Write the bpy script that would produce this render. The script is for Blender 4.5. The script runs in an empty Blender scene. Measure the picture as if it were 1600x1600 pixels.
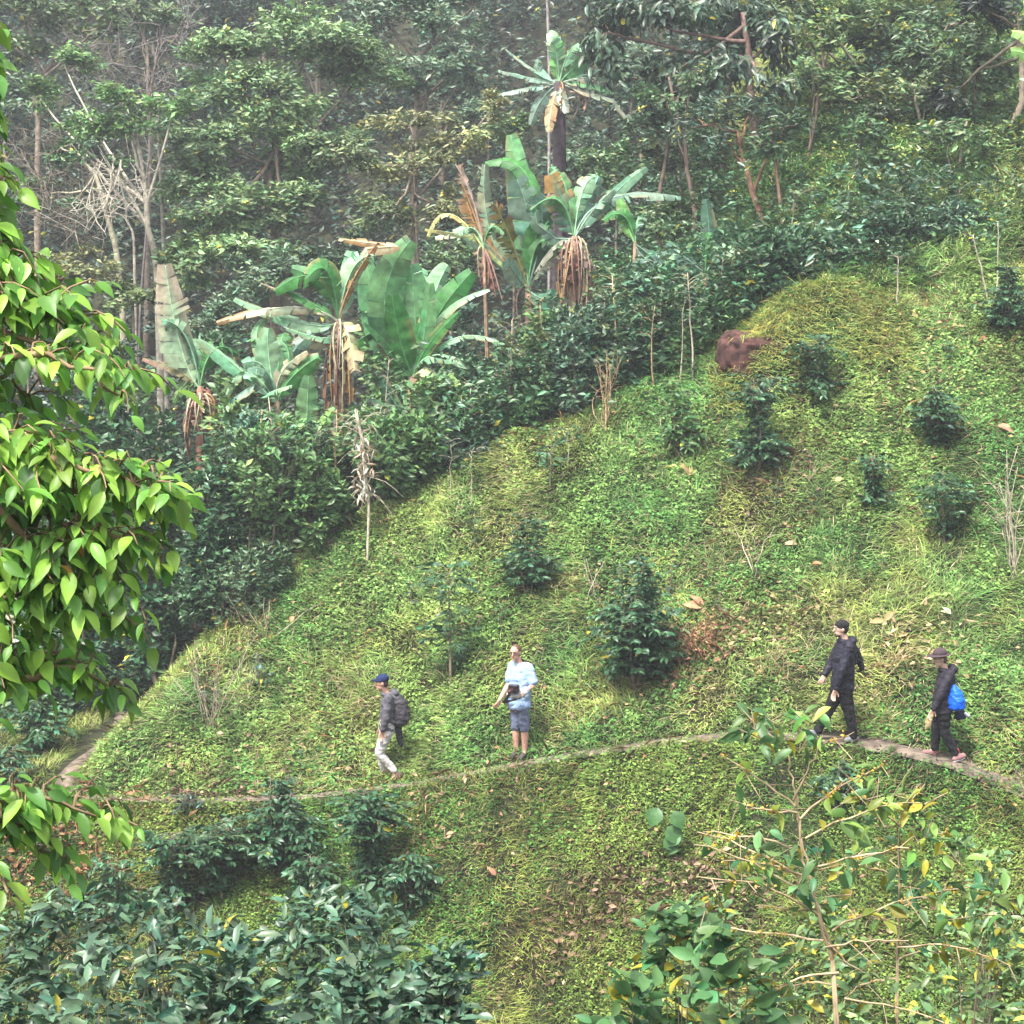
import bpy, math, random
import numpy as np
from mathutils import Vector
SC = bpy.context.scene
COL = SC.collection
rng = np.random.default_rng(7)
random.seed(7)
R = math.radians
# ------------------------------------------------------------------ camera
F_PX = 3070.0
HAZE = 0.0011
PITCH = -R(5.58)
cam_d = bpy.data.cameras.new('camera'); cam = bpy.data.objects.new('camera', cam_d); COL.objects.link(cam)
cam.location = (0, 0, 0); cam.rotation_euler = (R(90) + PITCH, 0, 0)
cam_d.sensor_width = 36; cam_d.lens = 36 * F_PX / 1600; cam_d.clip_start = 0.1; cam_d.clip_end = 2000
SC.camera = cam
# ------------------------------------------------------------------ world, sun, exposure
SUN_EL, SUN_AZ = R(62), R(215)
w = bpy.data.worlds.new('World'); SC.world = w; w.use_nodes = True
nt = w.node_tree; nt.nodes.clear()
sky = nt.nodes.new('ShaderNodeTexSky'); sky.sky_type = 'NISHITA'; sky.sun_disc = False
sky.sun_elevation = SUN_EL; sky.sun_rotation = SUN_AZ; sky.dust_density = 4; sky.air_density = 1.0
hs = nt.nodes.new('ShaderNodeHueSaturation'); hs.inputs['Saturation'].default_value = 0.35
bg = nt.nodes.new('ShaderNodeBackground'); bg.inputs['Strength'].default_value = 0.13
wo = nt.nodes.new('ShaderNodeOutputWorld')
nt.links.new(sky.outputs[0], hs.inputs['Color']); nt.links.new(hs.outputs[0], bg.inputs[0]); nt.links.new(bg.outputs[0], wo.inputs[0])
sun_d = bpy.data.lights.new('sun', 'SUN'); sun_d.energy = 2.0; sun_d.angle = R(9); sun_d.color = (1, .96, .88)
sun = bpy.data.objects.new('sun', sun_d); COL.objects.link(sun)
# direction towards the sun: compass azimuth measured as in the sky node
sd = Vector((math.sin(SUN_AZ) * math.cos(SUN_EL), math.cos(SUN_AZ) * math.cos(SUN_EL), math.sin(SUN_EL)))
sun.rotation_euler = sd.to_track_quat('Z', 'Y').to_euler(); sun.location = (0, 0, 30)
SC.view_settings.view_transform = 'Standard'; SC.view_settings.look = 'None'
SC.view_settings.gamma = 1; SC.view_settings.exposure = 1.95
cy = SC.cycles
cy.max_bounces = 5; cy.diffuse_bounces = 3; cy.glossy_bounces = 2; cy.transmission_bounces = 4; cy.volume_bounces = 0
cy.transparent_max_bounces = 6; cy.use_denoising = True; cy.denoising_prefilter = 'ACCURATE'; cy.caustics_reflective = False; cy.caustics_refractive = False
cy.sample_clamp_indirect = 4
# ------------------------------------------------------------------ rays: picture point -> place
def ray(px, py):
    a = PITCH; X = (px - 800) / F_PX; Z = (800 - py) / F_PX
    y = math.cos(a) - Z * math.sin(a); z = math.sin(a) + Z * math.cos(a)
    return X / y, z / y
def at(px, py, d):
    x, z = ray(px, py); return np.array([x * d, d, z * d])
# ------------------------------------------------------------------ noise
_tab = rng.random((256, 256))
def vnoise(x, y):
    xi = np.floor(x).astype(int); yi = np.floor(y).astype(int); fx = x - xi; fy = y - yi
    fx = fx * fx * (3 - 2 * fx); fy = fy * fy * (3 - 2 * fy)
    a = _tab[xi & 255, yi & 255]; b = _tab[(xi + 1) & 255, yi & 255]; c = _tab[xi & 255, (yi + 1) & 255]; d = _tab[(xi + 1) & 255, (yi + 1) & 255]
    return (a * (1 - fx) + b * fx) * (1 - fy) + (c * (1 - fx) + d * fx) * fy
def fbm(x, y, o=4):
    s = 0; a = .5
    for i in range(o): s = s + a * vnoise(x * 2 ** i + 17 * i, y * 2 ** i + 31 * i); a *= .5
    return s
def sst(a, b, x):
    t = np.clip((x - a) / (b - a), 0, 1); return t * t * (3 - 2 * t)
def smin(a, b, k):
    h = np.clip(.5 + .5 * (b - a) / k, 0, 1); return b + (a - b) * h - k * h * (1 - h)
def smax(a, b, k): return -smin(-a, -b, k)
# ------------------------------------------------------------------ terrain
PATH_PX = [(1700, 1262, 26.9), (1600, 1230, 27.5), (1500, 1193, 28.0), (1400, 1168, 28.3), (1300, 1156, 28.6), (1180, 1147, 29), (1050, 1158, 29.4),
           (900, 1180, 29.8), (750, 1206, 30.1), (650, 1225, 30.3), (480, 1246, 30.5), (300, 1252, 30.6), (120, 1246, 30.8)]
PP = np.array([at(*p) for p in PATH_PX])[::-1]
def path_y(x): return np.interp(x, PP[:, 0], PP[:, 1])
def path_z(x): return np.interp(x, PP[:, 0], PP[:, 2])
CR = np.array([at(p[0], p[1], p[2]) for p in [(60, 1010, 33), (350, 905, 34.1), (560, 805, 34.9), (750, 712, 35.3), (900, 650, 35.2), (1100, 585, 35.2), (1350, 520, 35.6), (1600, 462, 36.4)]])
LX = -7.25
def path_dist(x, y):
    d1 = np.abs(y - path_y(x)) + np.maximum(0, LX - x) * 2
    d2 = np.abs(x - LX) + np.maximum(0, path_y(x) - y) * 2
    return np.minimum(d1, d2)
def H(x, y):
    x = np.asarray(x, float); y = np.asarray(y, float)
    yp = path_y(x); zp = path_z(x)
    zp = zp + np.where(x > 7.4, (x - 7.4) * -.1, 0)
    Fh = zp + .9 * np.maximum(0, y - yp - .3) - 1.05 * np.maximum(0, yp - .32 - y)
    L = -7.3 + 1.15 * np.maximum(0, x - LX - .35) - .15 * np.maximum(0, LX - .4 - x)
    zc = np.interp(x, CR[:, 0], CR[:, 2]) + np.where(x > CR[-1, 0], (x - CR[-1, 0]) * .2, 0) + .25
    sb = -.45 + 1.0 * sst(-1, 7.5, x)
    yc = np.interp(x, CR[:, 0], CR[:, 1])
    C = zc + sb * np.clip(y - yc, -6, 13)
    hill = smin(smin(Fh, C, .7), np.maximum(L, Fh - 8), .6)
    near = -1.65 - .42 * y
    hill = np.where(y < yp, Fh, hill)
    hill = smax(hill, near, 1.2)
    hill = smax(hill, np.full_like(hill, -12.3), .8)
    back = -7.6 + 0 * y
    hill = np.where(y > 33, smax(hill, back, .5), hill)
    M = -7.5 + .72 * (y - 50 + .1 * x)
    z = smax(hill, np.minimum(M, 20), 2.0)
    k = sst(.25, 1.2, path_dist(x, y))
    z = z + k * ((fbm(x * .5, y * .5) - .5) * .7 + (fbm(x * 2.1 + 9, y * 2.1) - .5) * .22)
    # shoulder over the red rock
    mx, my = MOUND
    ex = np.where(x > mx, 1.9, 1.15); z = z + .95 * np.exp(-(((x - mx) / ex) ** 2 + ((y - my) / .85) ** 2) ** 1.4) * (.8 + .4 * vnoise(x * 2.3, y * 2.3))
    return z
MOUND = (5.05, 35.1)
def hz(x, y): return float(H(np.array([x]), np.array([y]))[0])
def ground(px, py, dmin=6.0):
    rx, rz = ray(px, py)
    d = np.arange(dmin, 120, .04); z = H(rx * d, d); i = np.argmax(z > rz * d)
    return np.array([rx * d[i], d[i], z[i]])
def spot(px, d):
    x = (px - 800) / F_PX * d; return np.array([x, d, hz(x, d)])
# ------------------------------------------------------------------ materials
def mat_leaf(name, rough=.45, spec=.5, trans=.25, noise=.35):
    m = bpy.data.materials.new(name); m.use_nodes = True; n = m.node_tree; n.nodes.clear()
    at_ = n.nodes.new('ShaderNodeAttribute'); at_.attribute_name = 'col'
    tc = n.nodes.new('ShaderNodeTexCoord'); no = n.nodes.new('ShaderNodeTexNoise'); no.inputs['Scale'].default_value = 9; no.inputs['Detail'].default_value = 3
    n.links.new(tc.outputs['Object'], no.inputs['Vector'])
    mr = n.nodes.new('ShaderNodeMapRange'); mr.inputs['From Min'].default_value = .3; mr.inputs['From Max'].default_value = .7
    mr.inputs['To Min'].default_value = 1 - noise; mr.inputs['To Max'].default_value = 1 + noise
    n.links.new(no.outputs['Fac'], mr.inputs['Value'])
    h = n.nodes.new('ShaderNodeHueSaturation'); n.links.new(at_.outputs['Color'], h.inputs['Color']); n.links.new(mr.outputs[0], h.inputs['Value'])
    p = n.nodes.new('ShaderNodeBsdfPrincipled'); p.inputs['Roughness'].default_value = rough; p.inputs['Specular IOR Level'].default_value = spec
    n.links.new(h.outputs[0], p.inputs['Base Color'])
    o = n.nodes.new('ShaderNodeOutputMaterial')
    if trans > 0:
        t = n.nodes.new('ShaderNodeBsdfTranslucent'); mx = n.nodes.new('ShaderNodeMixShader'); mx.inputs[0].default_value = trans
        n.links.new(h.outputs[0], t.inputs[0]); n.links.new(p.outputs[0], mx.inputs[1]); n.links.new(t.outputs[0], mx.inputs[2]); n.links.new(mx.outputs[0], o.inputs[0])
    else: n.links.new(p.outputs[0], o.inputs[0])
    return m
M_GRASS = mat_leaf('grass_blades', .6, .15, .25)
M_LEAF = mat_leaf('shrub_leaf', .38, .42, .18)
M_NEAR = mat_leaf('near_leaf', .42, .4, .42, .25)
M_BAN = mat_leaf('banana_leaf', .42, .4, .28, .3)
M_WOOD = mat_leaf('bark', .8, .2, 0, .45)
M_DRY = mat_leaf('dry_leaf', .8, .2, .15, .4)
def mat_plain(name, c, rough=.8, noise=.15, scale=25, c2=None, bump=.2, spec=.3):
    m = bpy.data.materials.new(name); m.use_nodes = True; n = m.node_tree; p = n.nodes['Principled BSDF']
    tc = n.nodes.new('ShaderNodeTexCoord'); no = n.nodes.new('ShaderNodeTexNoise'); no.inputs['Scale'].default_value = scale; no.inputs['Detail'].default_value = 5
    n.links.new(tc.outputs['Object'], no.inputs['Vector'])
    cr = n.nodes.new('ShaderNodeValToRGB'); cr.color_ramp.elements[0].position = .35; cr.color_ramp.elements[1].position = .65
    c2 = c2 or [v * (1 + noise) for v in c]
    cr.color_ramp.elements[0].color = (*[v * (1 - noise) for v in c], 1); cr.color_ramp.elements[1].color = (*c2, 1)
    n.links.new(no.outputs['Fac'], cr.inputs[0]); n.links.new(cr.outputs[0], p.inputs['Base Color'])
    p.inputs['Roughness'].default_value = rough; p.inputs['Specular IOR Level'].default_value = spec
    if bump:
        b = n.nodes.new('ShaderNodeBump'); b.inputs['Strength'].default_value = bump; b.inputs['Distance'].default_value = .02
        n.links.new(no.outputs['Fac'], b.inputs['Height']); n.links.new(b.outputs[0], p.inputs['Normal'])
    return m
# ------------------------------------------------------------------ geometry collector
T_DIA = (np.array([(0, 0, 0), (.45, -.5, .10), (1, 0, -.06), (.45, .5, .10)]), [(0, 1, 2), (0, 2, 3)])
T_LEAF = (np.array([(0, 0, 0), (.28, -.40, .05), (.68, -.42, .0), (1, 0, -.22), (.68, .42, .0), (.28, .40, .05), (.3, 0, -.01), (.68, 0, -.07)]),
          [(0, 1, 6), (0, 6, 5), (1, 2, 7, 6), (6, 7, 4, 5), (2, 3, 7), (7, 3, 4)])
T_BLADE = (np.array([(0, -.5, 0), (0, .5, 0), (.4, -.42, -.05), (.4, .42, -.05), (.8, -.28, -.25), (.8, .28, -.25), (1.02, 0, -.48)]),
           [(0, 2, 3, 1), (2, 4, 5, 3), (4, 6, 5)])
def _near_leaf():
    us = [0, .12, .3, .5, .7, .86, 1]; hw = [.02, .26, .46, .5, .38, .17, .0]; v = []; f = []
    for u, h in zip(us, hw):
        dr = -.32 * u * u
        v += [(u, -h, dr + .10 * h / .5), (u, 0, dr), (u, h, dr + .10 * h / .5)]
    for i in range(len(us) - 1):
        a = 3 * i; f += [(a, a + 3, a + 4, a + 1), (a + 1, a + 4, a + 5, a + 2)]
    return np.array(v), f
T_NEAR = _near_leaf()
def unit(a): return a / np.maximum(np.linalg.norm(a, axis=-1, keepdims=True), 1e-9)
class Geo:
    def __init__(s): s.v = []; s.c = []; s.q = []; s.t = []; s.n = 0
    def add(s, V, C, faces):
        V = np.asarray(V, float); s.v.append(V); C = np.asarray(C, float)
        s.c.append(np.broadcast_to(C, (len(V), 3)) if C.ndim == 1 else C)
        for f in faces: (s.q if len(f) == 4 else s.t).append(np.array([f]) + s.n)
        s.n += len(V)
    def leaves(s, O, D, N, L, W, C, T=T_DIA):
        n = len(O)
        if n == 0: return
        D = unit(D); S = unit(np.cross(D, N)); N = np.cross(S, D)
        tv, tf = T; k = len(tv); L = np.broadcast_to(L, (n,))[:, None, None]; W = np.broadcast_to(W, (n,))[:, None, None]
        V = O[:, None] + tv[None, :, 0:1] * L * D[:, None] + tv[None, :, 1:2] * W * S[:, None] + tv[None, :, 2:3] * L * N[:, None]
        s.v.append(V.reshape(-1, 3)); C = np.broadcast_to(np.asarray(C, float), (n, 3)); s.c.append(np.repeat(C, k, 0))
        base = (np.arange(n) * k + s.n)[:, None]
        for f in tf: (s.q if len(f) == 4 else s.t).append(base + np.array(f)[None])
        s.n += n * k
    def tube(s, pts, rad, C, sides=5):
        pts = np.asarray(pts, float); n = len(pts); rad = np.broadcast_to(rad, (n,))
        T = unit(np.gradient(pts, axis=0)); ref = np.array([0, 0, 1.]) if abs(T[0, 2]) < .9 else np.array([1., 0, 0])
        A = unit(np.cross(T, ref)); B = np.cross(T, A); th = np.arange(sides) * 2 * math.pi / sides
        V = pts[:, None] + rad[:, None, None] * (np.cos(th)[None, :, None] * A[:, None] + np.sin(th)[None, :, None] * B[:, None])
        V = V.reshape(-1, 3); i = np.arange(n - 1)[:, None] * sides + np.arange(sides)[None]; j = np.arange(n - 1)[:, None] * sides + ((np.arange(sides) + 1) % sides)[None]
        Q = np.stack([i, j, j + sides, i + sides], -1).reshape(-1, 4) + s.n
        s.v.append(V); s.c.append(np.broadcast_to(np.asarray(C, float), (len(V), 3))); s.q.append(Q); s.n += len(V)
        if rad[-1] > .003:   # close the end
            s.add(pts[-1:] + T[-1] * rad[-1] * .4, C, []); e = s.n - 1; b = e - sides
            s.t.append(np.array([(b + a, b + (a + 1) % sides, e) for a in range(sides)]))
    def build(s, name, mat, parent=None, smooth=False, loc=None):
        me = bpy.data.meshes.new(name); V = np.concatenate(s.v)
        if loc is not None: V = V - np.asarray(loc)
        q = np.concatenate(s.q).reshape(-1, 4) if s.q else np.zeros((0, 4), int); t = np.concatenate(s.t).reshape(-1, 3) if s.t else np.zeros((0, 3), int)
        me.vertices.add(len(V)); me.vertices.foreach_set('co', V.astype(np.float32).ravel())
        lv = np.concatenate([q.ravel(), t.ravel()]).astype(np.int32); me.loops.add(len(lv)); me.loops.foreach_set('vertex_index', lv)
        npoly = len(q) + len(t); me.polygons.add(npoly)
        ls = np.concatenate([np.arange(len(q)) * 4, len(q) * 4 + np.arange(len(t)) * 3]).astype(np.int32)
        me.polygons.foreach_set('loop_start', ls)
        if smooth: me.polygons.foreach_set('use_smooth', np.ones(npoly, bool))
        me.update(calc_edges=True)
        a = me.color_attributes.new('col', 'FLOAT_COLOR', 'POINT'); Cc = np.concatenate(s.c); Cc = np.hstack([np.clip(Cc, 0, 1), np.ones((len(Cc), 1))])
        a.data.foreach_set('color', Cc.astype(np.float32).ravel())
        if isinstance(mat, list):
            for m in mat: me.materials.append(m)
        else: me.materials.append(mat)
        o = bpy.data.objects.new(name, me); COL.objects.link(o)
        if parent is not None: o.parent = parent
        return o
def tag(o, label=None, cat=None, group=None, kind=None):
    if label: o['label'] = label
    if cat: o['category'] = cat
    if group: o['group'] = group
    if kind: o['kind'] = kind
    return o
def thing(name, label, cat, loc, group=None):
    o = bpy.data.objects.new(name, None); COL.objects.link(o); o.location = tuple(float(v) for v in loc); o.empty_display_size = .3
    return tag(o, label, cat, group)
def jit(c, n, v=.25, h=.12, yel=0.0, ycol=(.30, .27, .03)):
    c = np.asarray(c, float); k = np.exp(rng.normal(0, v, (n, 1))); a = rng.normal(0, h, (n, 1))
    out = c[None] * k * (1 + a * np.array([[1.4, 0, -.6]]))
    if yel > 0:
        m = rng.random(n) < yel; out[m] = np.asarray(ycol) * np.exp(rng.normal(0, .25, (m.sum(), 1)))
    return np.clip(out, .002, .9)
def up_norm(D):
    n = np.zeros_like(D); n[:, 2] = 1; n += rng.normal(0, .55, D.shape); return n
# ================================================================== SETTING
xs = np.unique(np.concatenate([np.linspace(-120, -40, 17), np.linspace(-40, -13, 37), np.arange(-13, 13, .16), np.linspace(13, 40, 37), np.linspace(40, 120, 17)]))
ys = np.unique(np.concatenate([np.linspace(-60, 6, 24), np.linspace(6, 24, 50), np.arange(24, 42, .16), np.linspace(42, 80, 90), np.linspace(80, 150, 20)]))
X, Y = np.meshgrid(xs, ys); Z = H(X, Y)
g = Geo(); nx = len(xs); ny = len(ys)
g.v = [np.stack([X, Y, Z], -1).reshape(-1, 3)]; g.c = [np.full((nx * ny, 3), .1)]; g.n = nx * ny
i = (np.arange(ny - 1)[:, None] * nx + np.arange(nx - 1)[None]).ravel(); g.q = [np.stack([i, i + 1, i + 1 + nx, i + nx], -1)]
M_SOIL = mat_plain('soil', (.026, .022, .014), .95, .5, 3.0, (.034, .038, .015), .6)
tag(g.build('ground', M_SOIL, smooth=True), kind='structure')
# path: a strip a few mm above the ground
pts = []
for x in np.arange(-6.6, 8.6, .12): pts.append((x, float(path_y(x))))
pts = pts[::-1]
for t in np.linspace(0, 1, 12)[1:]:
    a = t * math.pi / 2; pts.append((-6.6 - .65 * math.sin(a), float(path_y(-6.6)) + .65 * (1 - math.cos(a))))
for y in np.arange(31.6, 41, .12): pts.append((LX + .25 * math.sin((y - 31.6) * .7), y))
pts = np.array(pts); tg = unit(np.gradient(pts, axis=0)); nn = np.stack([-tg[:, 1], tg[:, 0]], 1)
g = Geo(); rows = []; offs = np.linspace(-1, 1, 9)
for k_, (p, n_) in enumerate(zip(pts, nn)):
    wd = .17 + .16 * fbm(np.array([k_ * .31]), np.array([3.3]))[0] + .14 * sst(3.5, 6.5, p[0]) - .10 * sst(2, -2, p[0]) * sst(-7, -5.5, p[0])
    wd *= 1 - .45 * sst(31.0, 31.8, p[1]); o2 = p[None] + n_[None] * (offs * wd)[:, None]; z = H(o2[:, 0], o2[:, 1])
    rows.append(np.column_stack([o2, np.maximum(z, np.median(z) - .03) + .012 + .012 * (1 - offs ** 2)]))
V = np.concatenate(rows); nr = len(rows); i = (np.arange(nr - 1)[:, None] * 9 + np.arange(8)[None]).ravel()
g.v = [V]; g.c = [np.full((len(V), 3), .1)]; g.n = len(V); g.q = [np.stack([i, i + 1, i + 10, i + 9], -1)]
M_PATH = mat_plain('path_earth', (.085, .065, .05), .95, .45, 6, (.20, .155, .12), 1.0)
tag(g.build('path', M_PATH, smooth=True), kind='structure')

def normals(x, y):
    e = .08; hx = (H(x + e, y) - H(x - e, y)) / (2 * e); hy = (H(x, y + e) - H(x, y - e)) / (2 * e)
    return unit(np.stack([-hx, -hy, np.ones_like(hx)], -1))
def crest_y(x): return np.interp(x, CR[:, 0], CR[:, 1])
# grass --------------------------------------------------------------
def scatter(n, x0, x1, y0, y1):
    x = rng.uniform(x0, x1, n); y = rng.uniform(y0, y1, n); return x, y
def grass_obj(name, n, x0, x1, y0, y1, cond, lmin, lmax, wd, cfun, lay=.5):
    x, y = scatter(n, x0, x1, y0, y1); k = cond(x, y); x = x[k]; y = y[k]; z = H(x, y)
    Nn = normals(x, y); az = fbm(x * .9, y * .9, 2) * 14 + rng.normal(0, .9, len(x))
    h = np.stack([np.cos(az), np.sin(az), np.zeros(len(x))], -1); h += np.stack([Nn[:, 0], Nn[:, 1], 0 * x], -1) * .9
    lean = rng.uniform(.5, 1.5, len(x))[:, None] * lay * 2
    D = unit(Nn * .6 + np.array([0, 0, .4]) + h * lean); N = Nn + np.array([0, 0, .6]) - D * .5 + rng.normal(0, .1, D.shape)
    L = rng.uniform(lmin, lmax, len(x)); g = Geo()
    g.leaves(np.stack([x, y, z - .01], -1), D, N, L, wd * rng.uniform(.6, 1.4, len(x)), cfun(x, y), T_BLADE)
    return tag(g.build(name, M_GRASS), kind='stuff')
def on_slope(x, y): return (path_dist(x, y) > .13 + .12 * sst(2.5, 5, x) + .2 * fbm(x * 2, y * 2)) & (y > path_y(x)) & (y < crest_y(x) + 1.2) & (x > LX)
def gcol(x, y):
    n = len(x); m = fbm(x * .35 + 5, y * .35)[:, None]; m2 = fbm(x * 1.3, y * 1.3 + 40)[:, None]
    yel = np.array([[.25, .30, .078]]); grn = np.array([[.10, .21, .055]]); k = sst(.36, .6, .5 * m + .5 * m2 + .05 * sst(0, 6, -x)[:, None] - .03 * sst(2, 8, x)[:, None])
    c = yel * k + grn * (1 - k); c = c * np.exp(rng.normal(0, .34, (n, 1))) * (.5 + .95 * sst(.2, .75, .6 * vnoise(x * 4.3, y * 4.3) + .4 * vnoise(x * 11, y * 11)))[:, None]
    dry = rng.random(n) < .10 + .12 * (m[:, 0] > .55); c[dry] = np.array([.40, .33, .19]) * np.exp(rng.normal(0, .2, (dry.sum(), 1)))
    return c
def gcol_bank(x, y):
    c = gcol(x, y) * np.array([[.74, .74, .60]]); return c
tag(grass_obj('grass', 270000, -8, 11.5, 27.5, 38.5, on_slope, .08, .30, .012, gcol), 'yellow green trampled grass on the slope above the path')
def on_bank(x, y): return (path_dist(x, y) > .15 + .12 * sst(2.5, 5, x) + .2 * fbm(x * 2, y * 2)) & (y < path_y(x)) & (y > 24.5) & (x < 8.6 + .0 * x)
tag(grass_obj('grass', 150000, -9, 8.6, 24.5, 31, on_bank, .06, .22, .011, gcol_bank), 'short olive grass on the bank below the path')
def left_low(x, y): return (path_dist(x, y) > .12 + .16 * fbm(x * 2, y * 2)) & (y > 30.4)
tag(grass_obj('grass', 34000, -13, LX + .3, 30, 42, left_low, .12, .34, .014, lambda x, y: gcol(x, y) * .75), 'green grass left of the bend in the path')
# small leafy ground cover ------------------------------------------------
def cover(name, n, x0, x1, y0, y1, cond, L0, L1, cfun, label, hgt=.16, thr=.45):
    x, y = scatter(n, x0, x1, y0, y1); k = cond(x, y); x = x[k]; y = y[k]
    k = fbm(x * .8 + 70, y * .8, 3) + rng.normal(0, .07, len(x)) > thr; x = x[k]; y = y[k]
    z = H(x, y) + rng.uniform(.01, hgt, len(x)) * (.5 + fbm(x * 3, y * 3)); Nn = normals(x, y)
    D = unit(rng.normal(0, 1, Nn.shape) * np.array([1, 1, .35])); N = Nn * .7 + np.array([0, -.25, .5]) + rng.normal(0, .4, Nn.shape)
    L = rng.uniform(L0, L1, len(x)); g = Geo(); g.leaves(np.stack([x, y, z], -1), D, N, L, L * rng.uniform(.55, .85, len(x)), cfun(x, y), T_DIA)
    return tag(g.build(name, M_GRASS), label, kind='stuff')
def ccol(x, y):
    n = len(x); k = fbm(x * .5 + 8, y * .5)[:, None]; k = sst(.3, .65, k); c = np.array([[.078, .195, .052]]) * (1 - k) + np.array([[.185, .285, .075]]) * k; c = c * (.55 + .85 * sst(.2, .75, .5 * vnoise(x * 4.3, y * 4.3) + .5 * vnoise(x * 9, y * 9)))[:, None]
    return c * np.exp(rng.normal(0, .32, (n, 1)))
cover('ground_cover', 330000, -8, 11.5, 27.5, 38.5, on_slope, .03, .085, ccol, 'small round leaved weeds among the slope grass', thr=.425)
cover('ground_cover', 210000, -9, 8.6, 24.5, 31, on_bank, .028, .062, lambda x, y: ccol(x, y) * np.array([.78, .78, .62]), 'small leaved weeds on the bank below the path', thr=.37)
# dry litter ---------------------------------------------------------------
def litter(n, x0, x1, y0, y1, cond, label):
    x, y = scatter(n, x0, x1, y0, y1); k = cond(x, y); x = x[k]; y = y[k]; z = H(x, y) + .05 + rng.uniform(0, .07, len(x)); m = len(x)
    g = Geo(); D = rng.normal(0, 1, (m, 3)) * np.array([1, .8, .35]); N = normals(x, y) + rng.normal(0, .35, (m, 3)) + np.array([0, -.3, 0]); L = rng.uniform(.04, .12, m)
    thin = rng.random(m) < .6; L = np.where(thin, L * 3, L); W = np.where(thin, .008, L * .5)
    c = np.array([[.26, .175, .095]]) * np.exp(rng.normal(0, .45, (m, 1))) * (1 + rng.normal(0, .1, (m, 3)))
    g.leaves(np.stack([x, y, z], -1), D, N, L, W, c, T_DIA); return tag(g.build('leaf_litter', M_DRY), label, kind='stuff')
litter(14000, -8, 11.5, 27.5, 38, lambda x, y: on_slope(x, y) & (fbm(x * .7, y * .7 + 90) > .40), 'dry tan leaves and straw lying on the slope')
litter(8500, -9, 8.6, 24.5, 30.5, lambda x, y: on_bank(x, y) & (fbm(x * .9, y * .9 + 50) > .44), 'dry leaves and twigs lying on the bank')
# ================================================================== PLANT BUILDERS
C_COF = (.038, .098, .042); C_COF2 = (.042, .105, .045); C_GRN = (.06, .14, .045); C_BRT = (.10, .19, .035); C_OLV = (.095, .125, .045); C_BLU = (.045, .085, .055)
C_BARK = (.20, .16, .12); C_PALE = (.38, .33, .25); C_DKB = (.09, .07, .055); C_TAN = (.36, .26, .15); C_RED = (.22, .12, .07)
ppm = lambda d: F_PX / d
def curve(p0, p1, sag=0, n=7, side=0, wob=0):
    p0 = np.asarray(p0, float); p1 = np.asarray(p1, float); t = np.linspace(0, 1, n)[:, None]; P = p0 + (p1 - p0) * t
    b = 4 * t * (1 - t); P[:, 2:3] += sag * b; d = p1 - p0; s = unit(np.cross(d, [0, 0, 1.]) + 1e-6); P += s * side * b
    if wob: P[1:-1] += rng.normal(0, wob, (n - 2, 3))
    return P
def coffee_plant(name, label, cat, base, h, wd, L=.14, col=C_COF, stems=2, group=None, dens=1.5, low=.16, shape=None, yel=.006, T=T_LEAF, mat=None, bark=C_BARK):
    """upright stems carrying opposite, slightly drooping side branches with paired glossy leaves"""
    root = thing(name, label, cat, base, group); base = np.asarray(base); gs = Geo(); gl = Geo()
    O = []; D = []; a_ph = rng.uniform(0, 6)
    for s in range(stems):
        az = rng.uniform(0, 6.28); ln = rng.uniform(.03, .16) * wd * (stems > 1) * 1.5
        top = base + np.array([math.cos(az) * ln, math.sin(az) * ln, h * rng.uniform(.82, 1.0) if s else h])
        st = curve(base + np.array([math.cos(az), math.sin(az), 0]) * .04 - np.array([0, 0, .06]), top, side=rng.normal(0, .05) * h, n=8)
        gs.tube(st, np.linspace(.014 + .006 * h, .004, 8), bark)
        step = .085 / dens * max(1, L / .14); nn_ = max(4, int(h * (1 - low) / step)); a0 = rng.uniform(0, 3)
        for i in range(nn_):
            t = low + (1 - low) * i / nn_; p = np.array([np.interp(t * 7, range(8), st[:, k]) for k in range(3)])
            pr = (shape(t) if shape else min(1, .62 + .5 * math.sin(t * 7 + a_ph)) * (1 - .55 * max(0, (t - .72) / .28))); r = wd / 2 * pr * rng.uniform(.35, 1.2)
            a0 += 1.57 + rng.normal(0, .3)
            for a in (a0, a0 + math.pi):
                if rng.random() < .10: continue
                e = p + np.array([math.cos(a) * r, math.sin(a) * r, r * rng.uniform(-.15, .45)])
                b = curve(p, e, sag=r * .12, n=5); gs.tube(b, np.linspace(.006, .002, 5), bark, 3)
                m = max(2, int(r / (L * .42))); tt = np.linspace(.25, 1, m)
                q = np.stack([np.interp(tt * 4, range(5), b[:, k]) for k in range(3)], 1); o = unit(e - p)
                sd_ = unit(np.cross(o, [0, 0, 1.]))
                for sg in (1, -1):
                    O.append(q); D.append(o * .75 + sd_ * sg * rng.uniform(.5, 1.1, (m, 1)) + np.array([0, 0, -.25]) + rng.normal(0, .22, (m, 3)))
    O = np.concatenate(O); D = unit(np.concatenate(D)); n = len(O); Ls = L * rng.uniform(.65, 1.15, n)
    gl.leaves(O, D, up_norm(D), Ls, Ls * rng.uniform(.36, .48, n), jit(col, n, .3, .12, yel), T)
    gs.build('stem', M_WOOD, root, loc=base, smooth=True); gl.build('foliage', mat or M_LEAF, root, loc=base, smooth=False)
    return root
def out_norm(dirs, n):
    v = dirs * .9 + np.array([0, 0, .55]) + rng.normal(0, .45, (n, 3)); return v
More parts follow.
